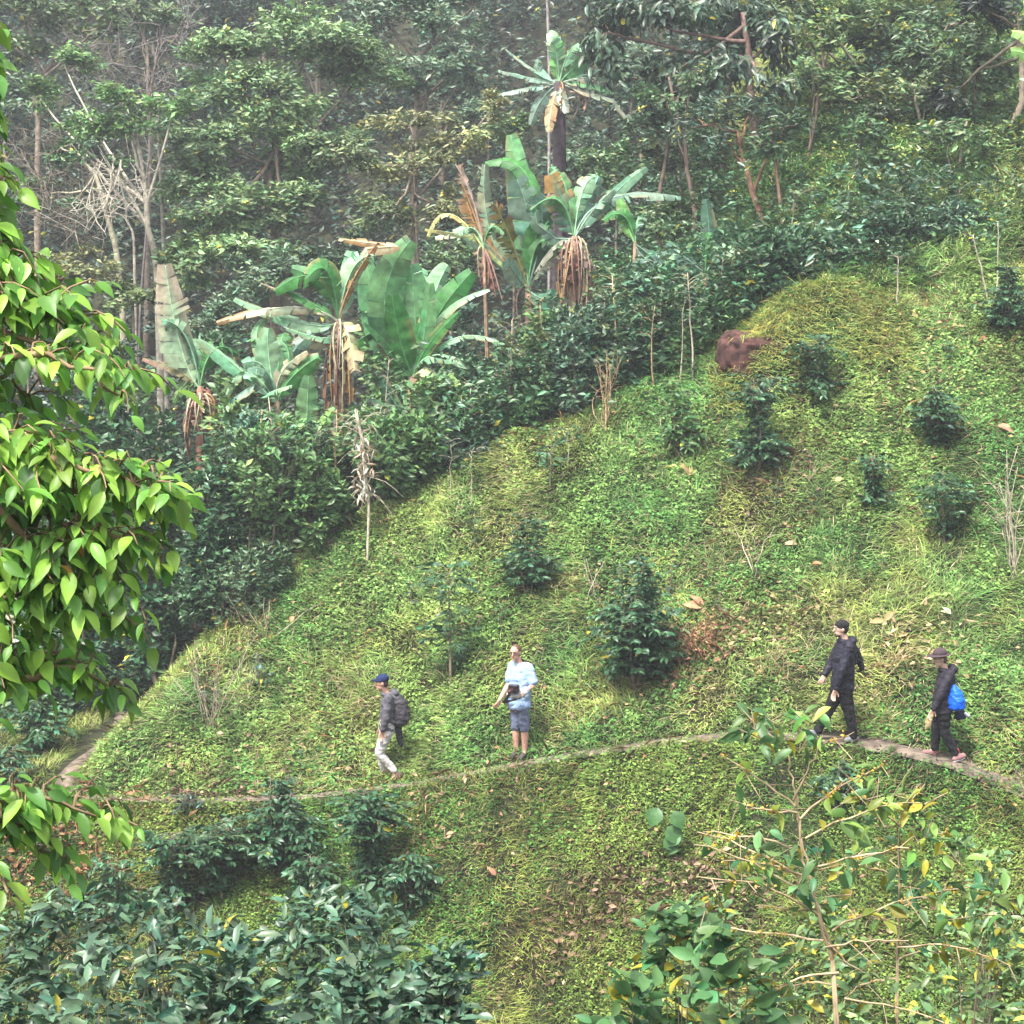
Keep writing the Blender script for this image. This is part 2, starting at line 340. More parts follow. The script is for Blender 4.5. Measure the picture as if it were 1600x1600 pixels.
def rosettes(g, P, k, L, asp, col, dirs=None, T=T_DIA, v=.28, yel=0.0, droop=0.0, cv=.22):
    """k leaves fanned round every twig end in P"""
    m = len(P); O = np.repeat(P, k, 0) + rng.normal(0, L * .35, (m * k, 3)); az = rng.uniform(0, 6.28, m * k); el = rng.uniform(-.5, .7, m * k) - droop
    D = np.stack([np.cos(az) * np.cos(el), np.sin(az) * np.cos(el), np.sin(el)], -1)
    if dirs is not None: D = unit(D + np.repeat(dirs, k, 0) * .7)
    n = m * k; cc = jit(col, n, v * .7, .1, yel) * np.repeat(np.exp(rng.normal(0, cv, (m, 1))) , k, 0); Ls = L * rng.uniform(.6, 1.2, n)
    g.leaves(O, D, out_norm(np.repeat(dirs, k, 0), n) if dirs is not None else up_norm(D), Ls, Ls * asp * rng.uniform(.8, 1.2, n), cc, T)
def bush(name, label, base, h, wd, L=.13, col=C_COF2, n=None, cat='shrub', group=None, asp=.42, k=8, stems=5, bark=C_BARK, yel=.006, T=T_DIA, mat=None, dep=None, T2=None):
    """spreading bush: several stems forking to twig ends that carry fans of leaves"""
    root = thing(name, label, cat, base, group); base = np.asarray(base, float); gs = Geo(); gl = Geo(); dep = dep or wd * .8
    n = n or int(60 * wd * h / max(.06, L) * .16 + 25); lob = []
    for i in range(max(4, int(wd * 3))):
        a = rng.uniform(0, 6.28); r = rng.uniform(0, .33); lob.append((math.cos(a) * r * wd, math.sin(a) * r * dep, h * rng.uniform(.35, .78), rng.uniform(.16, .30)))
    lob = np.array(lob); ch = rng.integers(0, len(lob), n); u = unit(rng.normal(0, 1, (n, 3))); rad = rng.uniform(.5, 1.0, n) ** .6
    P = base + lob[ch, :3] + u * (lob[ch, 3] * rad)[:, None] * np.array([wd, dep, h * 1.0]); P[:, 2] = np.clip(P[:, 2], base[2] + .08 * h, base[2] + h * 1.0) if np.ptp(P[:, 2]) < 1e-6 else base[2] + .06 * h + (np.minimum(P[:, 2], np.quantile(P[:, 2], .98)) - P[:, 2].min()) / (np.quantile(P[:, 2], .98) - P[:, 2].min()) * h * .92
    for i in range(stems):
        l = lob[rng.integers(0, len(lob))]; gs.tube(curve(base - np.array([0, 0, .05]), base + l[:3], side=rng.normal(0, .08) * h, n=6), np.linspace(.012 + .006 * h, .005, 6), bark, 4)
    for p in P[rng.random(n) < .22]:
        l = lob[np.argmin(((base + lob[:, :3] - p) ** 2).sum(1))]; gs.tube(curve(base + l[:3] * np.array([.7, .7, .7]), p, n=4), [.006, .005, .004, .002], bark, 3)
    rosettes(gl, P, k, L, asp, col, u, T=T2 or T, yel=yel)
    gs.build('stem', M_WOOD, root, loc=base, smooth=True); gl.build('foliage', mat or M_LEAF, root, loc=base)
    return root
def sapling(name, label, base, h, crown_w, L=.14, col=C_COF2, lean=(0, 0), bark=C_PALE, tuft=.35, group=None, n=26, cat='sapling', r0=.016):
    root = thing(name, label, cat, base, group); base = np.asarray(base, float); gs = Geo(); gl = Geo(); top = base + np.array([lean[0] * h, lean[1] * h, h])
    st = curve(base - np.array([0, 0, .05]), top, side=rng.normal(0, .05) * h, n=8, wob=.01); gs.tube(st, np.linspace(r0, r0 * .4, 8), bark)
    P = []
    for i in range(n):
        t = 1 - tuft * rng.random() ** 1.3; p = np.array([np.interp(t * 7, range(8), st[:, k]) for k in range(3)]); a = rng.uniform(0, 6.28); r = crown_w / 2 * rng.uniform(.3, 1)
        e = p + np.array([math.cos(a) * r, math.sin(a) * r, r * rng.uniform(-.1, .6)]); gs.tube(curve(p, e, sag=r * .1, n=4), [.006, .005, .004, .003], bark, 3); P.append(e)
    rosettes(gl, np.array(P), 6, L, .42, col)
    gs.build('stem', M_WOOD, root, loc=base, smooth=True); gl.build('foliage', M_LEAF, root, loc=base); return root
def dry_stalks(name, label, base, h, wd, n=14, col=C_TAN, group=None, cat='dead shrub', leaves=12, r=.010):
    root = thing(name, label, cat, base, group); base = np.asarray(base, float); gs = Geo(); gl = Geo(); E = []
    for i in range(n):
        b = base + np.array([rng.normal(0, .08), rng.normal(0, .08), -.05]); e = base + np.array([rng.normal(0, wd * .35), rng.normal(0, wd * .25), h * rng.uniform(.5, 1)])
        c = curve(b, e, sag=rng.normal(.0, .06) * h, side=rng.normal(0, .12) * h, n=7, wob=.012); gs.tube(c, np.linspace(r * rng.uniform(.7, 1.4), r * .3, 7), np.array(col) * rng.uniform(.7, 1.25), 4)
        for j in range(4):
            t = rng.uniform(.35, .95); p = np.array([np.interp(t * 6, range(7), c[:, k]) for k in range(3)]); q = p + rng.normal(0, .16, 3) * h * .8 + np.array([0, 0, .08 * h]); gs.tube(curve(p, q, n=4, wob=.008), [r * .4, r * .35, r * .3, r * .2], np.array(col) * rng.uniform(.7, 1.2), 3); E.append(q)
    E = np.array(E)[:leaves]; rosettes(gl, E, 2, .09, .35, (.30, .21, .10), droop=.4)
    gs.build('stem', M_WOOD, root, loc=base, smooth=True); gl.build('foliage', M_DRY, root, loc=base); return root
def tree(name, label, trunk, lobes, L=.2, asp=.38, col=C_GRN, dens=1.0, bark=C_BARK, cat='tree', group=None, k=9, yel=.01, r0=.10, T=T_DIA, dep=.8, droop=.1, twig=1.0, mat=None):
    """trunk: list of world points; lobes: (px,py,rx,ry,d[,coldict]) picture discs turned into crown masses at depth d"""
    root = thing(name, label, cat, trunk[0], group); base = np.asarray(trunk[0], float); gs = Geo(); gl = Geo()
    tr = np.asarray(trunk, float); n = 10; s = np.linspace(0, len(tr) - 1, n); trp = np.stack([np.interp(s, range(len(tr)), tr[:, k_]) for k_ in range(3)], 1); trp[1:-1] += rng.normal(0, r0 * .25, (n - 2, 3))
    gs.tube(trp, np.linspace(r0, r0 * .4, n), bark, 7)
    for lb in lobes:
        px, py, rx, ry, d = lb[:5]; lc = lb[5] if len(lb) > 5 else col
        c = at(px, py, d); m_ = d / F_PX; R3 = np.array([rx * m_, (rx + ry) / 2 * m_ * dep, ry * m_])
        area = R3[0] * R3[2]; m = max(10, int(dens * 165 * area / (L / .2) ** 1.6))
        nsub = max(5, int(m / 26)); u = unit(rng.normal(0, 1, (nsub, 3)) + np.array([0, -.25, .35])); sub = c + u * R3 * rng.uniform(.45, .92, (nsub, 1))
        t0 = trp[rng.integers(int(n * .55), n)]
        gs.tube(curve(t0, c, sag=-.1 * R3[2], side=rng.normal(0, .12) * R3[0], n=7, wob=.02), np.linspace(r0 * .45, r0 * .18, 7), bark, 5)
        for q in sub:
            if rng.random() < .6 * twig: gs.tube(curve(c + (q - c) * .1, q, side=rng.normal(0, .1), n=5, wob=.02), np.linspace(r0 * .2, .006, 5), bark, 4)
        ch = rng.integers(0, nsub, m); sr = R3 * .36; P = sub[ch] + unit(rng.normal(0, 1, (m, 3))) * sr * rng.uniform(.2, 1.25, (m, 1)) * np.array([1.1, 1.1, .62])
        tone = np.exp(rng.normal(0, .20, (nsub, 1)))[ch]
        mm = len(P); O = np.repeat(P, k, 0) + rng.normal(0, L * .4, (mm * k, 3)); az = rng.uniform(0, 6.28, mm * k); el = rng.uniform(-.6, .6, mm * k) - droop
        D = np.stack([np.cos(az) * np.cos(el), np.sin(az) * np.cos(el), np.sin(el)], -1); D = unit(D + np.repeat(unit(P - c), k, 0) * .5); N_ = mm * k
        Ls = L * rng.uniform(.55, 1.2, N_); gl.leaves(O, D, out_norm(np.repeat(unit(P - c), k, 0), N_), Ls, Ls * asp * rng.uniform(.8, 1.2, N_), jit(lc, N_, .22, .1, yel) * np.repeat(tone, k, 0), T)
    gs.build('trunk', M_WOOD, root, loc=base, smooth=True)
    if gl.n: gl.build('crown', mat or M_LEAF, root, loc=base)
    return root
def clumps(name, label, P, h, L, col, k=9, per=14, yel=.02, asp=.42, mat=None, T=T_DIA, spread=.6):
    g = Geo(); n = len(P); Q = np.repeat(P, per, 0); hh = np.broadcast_to(h, (n,)); hh = np.repeat(hh, per)
    Q = Q + rng.normal(0, 1, Q.shape) * np.stack([hh * spread * .6, hh * spread * .6, 0 * hh], -1); Q[:, 2] += hh * rng.uniform(.05, 1, len(hh)) * .9
    cc = np.asarray(col, float); tone = np.repeat(np.exp(rng.normal(0, .30, (n, 1))), per, 0)
    m = len(Q); O = np.repeat(Q, k, 0) + rng.normal(0, L * .4, (m * k, 3)); az = rng.uniform(0, 6.28, m * k); el = rng.uniform(-.4, .8, m * k)
    D = np.stack([np.cos(az) * np.cos(el), np.sin(az) * np.cos(el), np.sin(el)], -1); Ls = L * rng.uniform(.5, 1.25, m * k)
    c = jit(cc, m * k, .25, .14, yel) * np.repeat(tone, k, 0); g.leaves(O, D, up_norm(D), Ls, Ls * asp, c, T)
    return tag(g.build(name, mat or M_LEAF), label, kind='stuff')
def gcoffee(px, pb, pt, wpx, label, **kw):
    b = ground(px, pb); s = b[1] / F_PX; return coffee_plant('coffee_shrub', label, 'shrub', b, (pb - pt) * s, wpx * s, **kw)
# ================================================================== UNDERGROWTH (uncountable)
def region(n, x0, x1, y0, y1, cond):
    x, y = scatter(n, x0, x1, y0, y1); k = cond(x, y); return np.stack([x[k], y[k], H(x[k], y[k])], -1)
up_ = lambda x, y: (y > crest_y(x) + 1.0) & (x > 2.2 + (y - 36) * .05)
P = region(300, 2.0, 14, 35, 43, up_); clumps('undergrowth', 'tangled dark green undergrowth above the grassy slope', P, rng.uniform(.3, 1.0, len(P)), .16, (.06, .12, .05), per=12)
P = region(200, 2.0, 15, 36, 48, lambda x, y: up_(x, y) & (fbm(x * .4, y * .4) > .45)); clumps('undergrowth', 'bluish leaved undergrowth patches on the upper hillside', P, rng.uniform(.4, 1.4, len(P)), .19, (.075, .14, .085), per=12)
P = region(900, 3.0, 16, 37, 52, lambda x, y: (y > crest_y(x) + 1.8) & (fbm(x * .35 + 4, y * .35 + 4) > .33)); clumps('undergrowth', 'lighter yellow green weeds climbing the upper right hillside', P, rng.uniform(.15, .6, len(P)), .12, (.19, .26, .08), per=12, yel=.05)
P = region(1100, -12, 5, 36.0, 50, lambda x, y: (y > crest_y(x) + .9)); clumps('undergrowth', 'dark undergrowth in the gully behind the grassy spur', P, rng.uniform(.8, 2.4, len(P)), .19, (.055, .12, .055), per=18)
P = region(1700, -28, 16, 48, 98, lambda x, y: y > 0); clumps('undergrowth', 'misty forest undergrowth on the far mountainside', P, rng.uniform(1.0, 3.2, len(P)), .32, (.045, .078, .048), per=15, k=8)
P = region(260, -13, -6.9, 27, 31.5, lambda x, y: (y < path_y(x) - .6))
clumps('undergrowth', 'low mixed weeds at the left foot of the bank', P, rng.uniform(.15, .45, len(P)), .10, (.07, .12, .045), per=10)
P = region(350, -4, 6.5, 4.5, 22, lambda x, y: x > -20)
clumps('undergrowth', 'leafy undergrowth on the near slope in front of the valley', P, rng.uniform(.25, .8, len(P)), .12, (.06, .12, .04), per=9, k=7)
def on_upper(x, y): return (y > crest_y(x) + .8) & (x > 2.0 + (y - 36) * .05)
tag(grass_obj('grass', 170000, 2, 15.5, 35, 50, on_upper, .2, .65, .022, lambda x, y: gcol(x, y) * np.array([[.95, 1.0, .95]])), 'long pale grass between the bushes of the upper right hillside')
# dark shrubs along the crest ------------------------------------------------
def tall(px, d, top, wpx, label, **kw):
    b = spot(px, d); s = d / F_PX; zt = at(px, top, d)[2]; return bush('dark_shrub', label, b, max(.6, zt - b[2]), wpx * s, **kw)
CRS = 'dark shrubs along the upper edge of the grass'
for a in [
    (330, 34.3, 690, 150, 'dark bush left of the dead stalk, under the wilted banana trunk'),
    (420, 34.6, 700, 170, 'wide dark bush right beside the leafy foreground tree, below the pale banana leaves'),
    (500, 34.9, 720, 150, 'dark glossy bush immediately left of the long dead stalk'),
    (610, 35.4, 650, 170, 'dark bush immediately right of the long dead stalk'),
    (690, 35.8, 670, 140, 'low dark bush where the grass edge climbs past the main banana'),
    (755, 36.2, 640, 150, 'rounded green bush standing over a black hollow right of the main banana'),
    (830, 36.4, 590, 140, 'dark bush behind the black hollow, third right of the main banana'),
    (905, 36.3, 540, 130, 'dark bush under the banana with the hanging dry skirt'),
    (985, 36.4, 520, 130, 'dark bush among pale stems below the small banana'),
    (1065, 36.6, 500, 130, 'dark bush behind the tall white stems left of the red rock'),
    (1130, 37.0, 455, 120, 'dark bush directly behind the red rock'),
    (1210, 37.6, 420, 150, 'dark bush above the grassy mound'),
    (1300, 37.8, 415, 130, 'dark bush right of the grassy mound top'),
    (1395, 38.0, 415, 150, 'dark bush at the foot of two slender saplings'),
    (1490, 38.2, 410, 120, 'dark bush between the saplings and the right edge')]:
    a = (a[0], a[1], a[2] - int(rng.integers(-55, 60)), *a[3:]); tall(*a, col=[C_COF2, C_COF, C_GRN, (.08, .15, .09), (.11, .21, .07)][rng.integers(0, 5)], L=.145 + .05 * rng.random(), group=CRS, n=int(240 + a[3] * .9), k=8)
for a in [(240, 35.5, 620, 150, 'dim bush behind the foreground branches at the left, beside the wilted trunk'), (360, 37.0, 590, 150, 'bush behind the wilted banana trunk in the gully'), (130, 37, 600, 200, 'dim bush half hidden by the foreground tree, farthest left in the gully'),
    (400, 36.0, 655, 150, 'bush with pale leaf undersides under the pale banana clump'), (470, 35.8, 670, 140, 'bush around the young upright banana'), (560, 36.4, 640, 130, 'bush hiding the foot of the shredded dry trunk'), (620, 36.8, 650, 120, 'bush at the foot of the main banana'),
    (700, 37.2, 600, 150, 'bush right of the trunk of the main banana'), (770, 38, 560, 150, 'bush between the main banana and the black hollow'), (830, 38.6, 500, 140, 'bush at the foot of the tall torn banana'), (910, 38.2, 500, 140, 'bush behind the long skirt of dry leaves'),
    (1000, 38.2, 430, 150, 'bush under the bright lime banana leaf'), (1060, 37.6, 440, 110, 'bush at the foot of the small banana above the rock'), (700, 40.5, 470, 160, 'bush in the gap between the main and the tall banana'), (600, 41, 440, 160, 'tall bush behind the top of the main banana'),
    (450, 40, 520, 200, 'tall bush behind the pale banana clump'), (340, 40, 520, 180, 'tall bush between the ribbed leaf and the pale clump'), (230, 39.5, 560, 140, 'bush left of the wilted banana')]:
    a = (a[0], a[1], a[2] + int(rng.integers(-25, 50)), *a[3:]); tall(*a, col=[(.05, .115, .05), (.08, .16, .10), (.09, .19, .05), (.13, .23, .08)][rng.integers(0, 4)], L=.16 + .09 * rng.random(), n=440, yel=.01, asp=.5)
b = ground(1575, 525); coffee_plant('coffee_shrub', 'big dark coffee shrub cut by the right edge of the picture', 'shrub', b, 1.25, 1.15, stems=4, L=.14, col=C_COF)
# coffee shrubs on the grass --------------------------------------------------
SL = 'young coffee shrubs planted on the grassy slope'
gcoffee(700, 1075, 885, 125, 'slender layered coffee shrub up the slope, between capped walker and man in blue', group=SL, stems=1, low=.25, col=C_COF2, shape=lambda t: .95 if t > .8 else (.35 if t > .62 else .62 if t > .3 else .3))
gcoffee(825, 930, 800, 84, 'narrow dark coffee shrub directly above the head of the man in light blue', group=SL, stems=3, dens=1.6)
gcoffee(990, 1080, 862, 135, 'largest and darkest coffee shrub in the middle of the slope', group=SL, stems=5, dens=1.6)
gcoffee(1062, 715, 592, 78, 'bright green young shrub left of the red rock', group=SL, stems=2, col=C_GRN, yel=.05)
gcoffee(1185, 745, 590, 120, 'loose dark coffee shrub just below the red rock', group=SL, stems=4, dens=1.6)
gcoffee(1270, 625, 525, 110, 'dark coffee shrub growing at the foot of the grassy mound', group=SL, stems=3)
gcoffee(1462, 700, 602, 78, 'compact conical coffee shrub high on the right of the slope', group=SL, stems=4, dens=1.6)
gcoffee(1366, 792, 710, 66, 'compact coffee shrub beside a fallen yellow leaf, below the conical one', group=SL, stems=4, dens=1.5)
gcoffee(1478, 850, 735, 96, 'pale thin coffee shrub lower right of the fallen yellow leaf', group=SL, stems=2, col=C_COF2, dens=1.6)
gcoffee(742, 860, 808, 46, 'small sparse coffee seedling left of the narrow dark shrub', group=SL, stems=1, col=C_COF2, dens=.7)
gcoffee(862, 765, 668, 84, 'thin green coffee shrub near the top edge of the grass', group=SL, stems=1, col=C_COF2, dens=.8)
gcoffee(780, 985, 942, 34, 'tiny bright green seedling above the shoulder of the man in light blue', group=SL, stems=1, col=C_GRN, L=.1)
gcoffee(402, 1075, 1018, 52, 'small pale seedling on the left part of the slope', group=SL, stems=1, col=C_BLU, L=.11)
gcoffee(473, 1193, 1168, 30, 'tiny dark seedling just above the path left of the capped walker', group=SL, stems=1, col=C_COF, L=.09)
gcoffee(1480, 560, 530, 44, 'small dark seedling near the top right of the grass', group=SL, stems=1, col=C_COF, L=.1)
gcoffee(1215, 790, 752, 60, 'low dark seedling in the shaded patch below the loose shrub', group=SL, stems=1, col=C_COF, L=.1)
gcoffee(640, 955, 905, 50, 'small pale seedling left of the slender layered shrub', group=SL, stems=1, col=C_BLU, L=.11, dens=.7)
gcoffee(1125, 985, 925, 44, 'spindly seedling right of the largest coffee shrub', group=SL, stems=1, col=C_OLV, L=.1, dens=.6)
gcoffee(1050, 940, 870, 50, 'grey green spindly shrub touching the right side of the largest coffee shrub', group=SL, stems=1, col=C_BLU, L=.1, dens=.7)
gcoffee(320, 1120, 1070, 40, 'low seedling at the foot of the dry stalks on the left', group=SL, stems=1, col=C_COF2, L=.1, dens=.7)
gcoffee(560, 1000, 968, 36, 'tiny thin seedling alone on the open middle left slope', group=SL, stems=1, col=C_OLV, L=.09, dens=.6)
gcoffee(1380, 900, 862, 40, 'small green seedling above the man in the black jacket', group=SL, stems=1, col=C_GRN, L=.1, dens=.7)
# pale stems and dry stalks ---------------------------------------------------
def gs_(px, pb, pt, fn, label, **kw):
    b = ground(px, pb); s = b[1] / F_PX; return b, (pb - pt) * s, s
def stalk(px, pb, pt, wpx, label, **kw):
    b, h, s = gs_(px, pb, pt, None, label); return dry_stalks('dry_stalks', label, b, h, wpx * s, **kw)
stalk(330, 1140, 985, 130, 'grey tangle of dry stalks on the left flank of the spur', n=16, col=(.30, .25, .19))
stalk(262, 1010, 925, 130, 'dry twiggy brush beside the foreground tree leaves', n=16, col=(.30, .25, .18))
stalk(918, 950, 868, 56, 'single bare forked stalk between two coffee shrubs', n=4, col=C_PALE)
stalk(1180, 905, 812, 70, 'pale dead stalk right of the slope centre', n=4, col=C_PALE)
stalk(1590, 905, 690, 80, 'tall pale dead stalks cut by the right edge', n=9, col=C_PALE, r=.016)
stalk(945, 672, 545, 50, 'upright bundle of tan stalks at the top edge of the grass', n=10, col=C_TAN)
stalk(1100, 1035, 960, 100, 'reddish brown dead fern heap right of the largest coffee shrub', n=16, col=(.30, .15, .09), leaves=60)
stalk(1215, 1060, 1000, 60, 'short tan stalks up the slope from the black jacket man', n=8, col=C_TAN)
stalk(1390, 1050, 1000, 80, 'broken tan stalks between the two walkers in black', n=8, col=(.42, .33, .18))
stalk(232, 1075, 985, 110, 'dry brush where the left flank of the spur meets the path', n=16, col=(.28, .24, .17))
stalk(415, 1000, 930, 110, 'dry scrub at the left end of the dark bushes', n=12, col=(.30, .26, .18))
for px_, pb_, h_, lab_ in [(265, 1040, .8, 'green scrub beside the path bend at the left'), (345, 985, .9, 'green scrub on the left crest of the spur'), (215, 1110, .5, 'low scrub on the inner edge of the path bend'), (400, 945, .8, 'green scrub where the dark bushes begin on the left')]:
    b = ground(px_, pb_); bush('scrub_bush', lab_, b, h_ * 1.3, h_ * 2.0, L=.12, col=(.07, .13, .06), n=260, group='scrub around the left flank of the spur')
def sap(px, pb, pt, cw, label, **kw):
    b, h, s = gs_(px, pb, pt, None, label); return sapling('slender_sapling', label, b, h, cw * s, **kw)
SP = 'slender pale stems along the edge of the grass'
sap(1083, 598, 425, 70, 'tall white double sapling left of the red rock', group=SP, n=14, r0=.022, lean=(-.06, 0))
sap(1062, 602, 450, 60, 'white sapling leaning next to the tall double one', group=SP, n=10, r0=.016, lean=(.05, .0))
sap(1022, 610, 480, 60, 'tan sapling third from the red rock', group=SP, n=10, r0=.018, bark=C_TAN)
sap(705, 780, 690, 60, 'thin sapling at the dark edge left of the hill centre', group=SP, n=9, r0=.010, col=C_BLU)
sap(738, 800, 705, 56, 'second thin sapling at the dark edge, with pale leaves', group=SP, n=9, r0=.010, col=C_BLU)
sap(887, 740, 672, 40, 'thin bare pole sapling near the hilltop hollow', group=SP, n=5, r0=.010)
sap(1402, 488, 400, 50, 'white sapling pair stem above the grass top', group=SP, n=8, r0=.018)
sap(1545, 478, 370, 50, 'leaning pale sapling near the right edge', group=SP, n=8, r0=.022, lean=(-.25, 0))
sap(1556, 480, 350, 40, 'straight pale sapling beside the leaning one', group=SP, n=7, r0=.018)
for (px, d, top, cw, lean, c_, tone, lab) in [
    (585, 35.6, 560, 80, (.1, 0), C_PALE, C_GRN, 'pale stemmed sapling rising from the dark bushes near the shredded trunk'), (655, 36.0, 610, 70, (-.1, 0), C_TAN, (.09, .19, .08), 'bright leaved sapling in front of the main banana foot'),
    (730, 36.0, 600, 90, (.05, 0), C_PALE, (.08, .17, .07), 'leafy sapling above the black hollow'), (800, 36.6, 500, 70, (.0, 0), C_PALE, C_OLV, 'thin pale sapling under the tall torn banana'), (860, 36.4, 470, 60, (-.08, 0), C_TAN, C_OLV, 'tan sapling left of the dry skirted banana'),
    (930, 36.2, 460, 60, (.08, 0), C_PALE, C_OLV, 'pale leaning sapling right of the dry skirted banana'), (965, 36.3, 430, 60, (-.05, 0), C_TAN, (.1, .17, .07), 'tan sapling between the skirted banana and the white saplings'), (1000, 36.4, 470, 50, (.02, 0), C_PALE, C_OLV, 'thin pole sapling left of the tan one by the rock'),
    (1120, 36.8, 400, 60, (.05, 0), C_PALE, C_OLV, 'pale sapling just behind the red rock'), (1190, 37.3, 400, 70, (-.1, 0), C_PALE, (.09, .17, .08), 'pale sapling left of the grassy mound top'), (1280, 37.8, 370, 70, (.06, 0), C_PALE, (.09, .17, .08), 'pale sapling behind the grassy mound'),
    (450, 35.2, 620, 70, (-.12, 0), C_PALE, (.09, .18, .09), 'pale stemmed sapling below the pale banana clump'), (380, 34.9, 640, 80, (.1, 0), C_TAN, C_GRN, 'tan stemmed sapling left of the young upright banana'), (520, 35.3, 640, 70, (.03, 0), C_TAN, (.10, .20, .08), 'bright sapling left of the long dead stalk'),
    (1440, 38.5, 340, 70, (.1, 0), C_PALE, (.10, .17, .07), 'pale sapling above the grass top at the right'), (1350, 38.6, 330, 60, (-.1, 0), C_PALE, (.10, .17, .07), 'pale leaning sapling above the middle right grass'), (1230, 40, 300, 60, (.1, 0), C_PALE, (.10, .17, .07), 'thin sapling right of the red trunk foot')]:
    b = spot(px, d); s = d / F_PX; sapling('slender_sapling', lab, b, at(px, top, d)[2] - b[2], cw * s, lean=lean, bark=c_, col=tone, L=.17, n=16, group=SP, r0=.022, tuft=.45)
LG = 'leggy coffee plants standing up out of the dark bushes'
for (px, d, top, wpx, c_, lab) in [(350, 34.7, 650, 90, (.05, .12, .05), 'leggy coffee plant above the crest beside the foreground leaves'), (430, 34.9, 660, 80, (.08, .17, .08), 'leggy pale coffee plant right of the one beside the foreground leaves'), (500, 35.2, 660, 90, (.05, .12, .05), 'leggy dark coffee plant left of the long dead stalk'),
    (600, 35.7, 630, 80, (.07, .16, .06), 'leggy coffee plant right of the long dead stalk'), (670, 36.0, 640, 90, (.09, .18, .10), 'leggy bluish coffee plant at the dark edge below the main banana'), (740, 36.3, 620, 90, (.06, .15, .05), 'leggy green coffee plant over the hollow right of the main banana'), (790, 36.5, 560, 70, (.05, .12, .05), 'tall leggy coffee plant behind the hollow'),
    (850, 36.6, 520, 80, (.08, .17, .08), 'leggy coffee plant below the tall torn banana'), (900, 36.5, 490, 70, (.05, .12, .05), 'leggy coffee plant under the dry skirted banana'), (965, 36.5, 480, 80, (.07, .16, .06), 'leggy coffee plant right of the dry skirted banana'), (1040, 36.7, 450, 80, (.05, .12, .05), 'leggy coffee plant left of the white saplings'),
    (1110, 37.0, 430, 80, (.08, .17, .08), 'leggy coffee plant just left of the red rock'), (1200, 38.0, 370, 90, (.06, .14, .06), 'leggy coffee plant behind the mound'), (1270, 38.6, 340, 90, (.09, .17, .09), 'leggy pale coffee plant right behind the mound top'), (1350, 38.8, 320, 90, (.05, .12, .05), 'leggy coffee plant up the hill right of the mound'),
    (1420, 38.8, 300, 90, (.08, .16, .07), 'leggy coffee plant between the pale saplings at the right'), (1490, 39, 290, 100, (.05, .12, .05), 'tall leggy coffee plant near the upper right edge'), (1560, 38.8, 320, 90, (.09, .18, .07), 'leggy coffee plant at the right edge above the big dark shrub')]:
    b = spot(px, d); s = d / F_PX; coffee_plant('coffee_shrub', lab, 'shrub', b, at(px, top, d)[2] - b[2], wpx * s * 1.2, stems=3, L=.17, col=c_, low=.35, dens=1.1, bark=C_PALE if px % 20 == 0 else C_BARK, group=LG, T=T_DIA)
def pile(px, py, r, n, c, label, z=.05):
    b = ground(px, py); x = b[0] + rng.normal(0, r, n); y = b[1] + rng.normal(0, r * .6, n); g = Geo(); D = rng.normal(0, 1, (n, 3)) * np.array([1, .7, .5]); L = rng.uniform(.06, .16, n); th = rng.random(n) < .4; L = np.where(th, L * 2.5, L)
    g.leaves(np.stack([x, y, H(x, y) + rng.uniform(.02, .12 + z, n)], -1), D, normals(x, y) + rng.normal(0, .4, (n, 3)), L, np.where(th, .012, L * .5), np.array([c]) * np.exp(rng.normal(0, .4, (n, 1))), T_DIA)
    tag(g.build('leaf_litter', M_DRY), label, kind='stuff')
pile(1065, 1395, .35, 420, (.22, .15, .10), 'brown roots and dead stems on a bare patch of the bank'); pile(890, 1470, .45, 220, (.17, .11, .07), 'dark brown dead branches on the lower bank'); pile(60, 1330, .7, 900, (.30, .14, .08), 'reddish dry leaf litter under the low foreground leaves')
pile(1130, 1440, .3, 260, (.16, .11, .07), 'brown earth crumbs and stems left of the berry shrub'); pile(970, 1400, .3, 200, (.15, .10, .07), 'dark dead stems on the bank under the big heart shaped leaves'); pile(1440, 1030, .5, 260, (.36, .26, .15), 'tan dry leaves scattered behind the two walkers in black'); pile(1180, 985, .5, 240, (.36, .27, .15), 'straw and curled leaves left of the man in the black jacket'); pile(1220, 745, .35, 260, (.16, .12, .08), 'dark twiggy litter below the loose shrub'); pile(1400, 540, .7, 260, (.38, .27, .14), 'orange tinted straw near the top of the grass'); pile(330, 1240, .8, 320, (.25, .16, .11), 'brown litter along the left part of the path')
pile(1090, 1020, .35, 300, (.24, .12, .08), 'reddish brown litter beside the largest coffee shrub'); pile(680, 1290, .6, 150, (.3, .2, .12), 'small brown leaves on the bank under the capped walker')
# long dead stalk hanging in front of the bushes
b = ground(573, 890); root = thing('dead_sapling', 'long dead curved stem with shredded pale leaves left of the hill centre', 'dead plant', b)
g = Geo(); top = at(556, 640, b[1] + .3); st = curve(b - np.array([0, 0, .05]), top, side=.12, n=12, wob=.01); g.tube(st, np.linspace(.022, .03, 12), C_PALE, 6)
for i in range(46):
    t = rng.uniform(.42, 1); p = np.array([np.interp(t * 11, range(12), st[:, k]) for k in range(3)]); e = p + np.array([rng.normal(0, .32), rng.normal(0, .2), rng.uniform(-.45, .3)])
    g.tube(curve(p, e, sag=.1, n=5, wob=.01), [.008, .007, .006, .005, .003], np.array(C_PALE) * rng.uniform(.6, 1.2), 3)
g.build('stem', M_WOOD, root, loc=b, smooth=True)
g = Geo(); P = np.stack([np.interp(rng.uniform(5, 9.5, 60), range(12), st[:, k]) for k in range(3)], 1)
rosettes(g, P, 2, .22, .22, (.45, .38, .30), droop=.8, T=T_LEAF); g.build('foliage', M_DRY, root, loc=b)
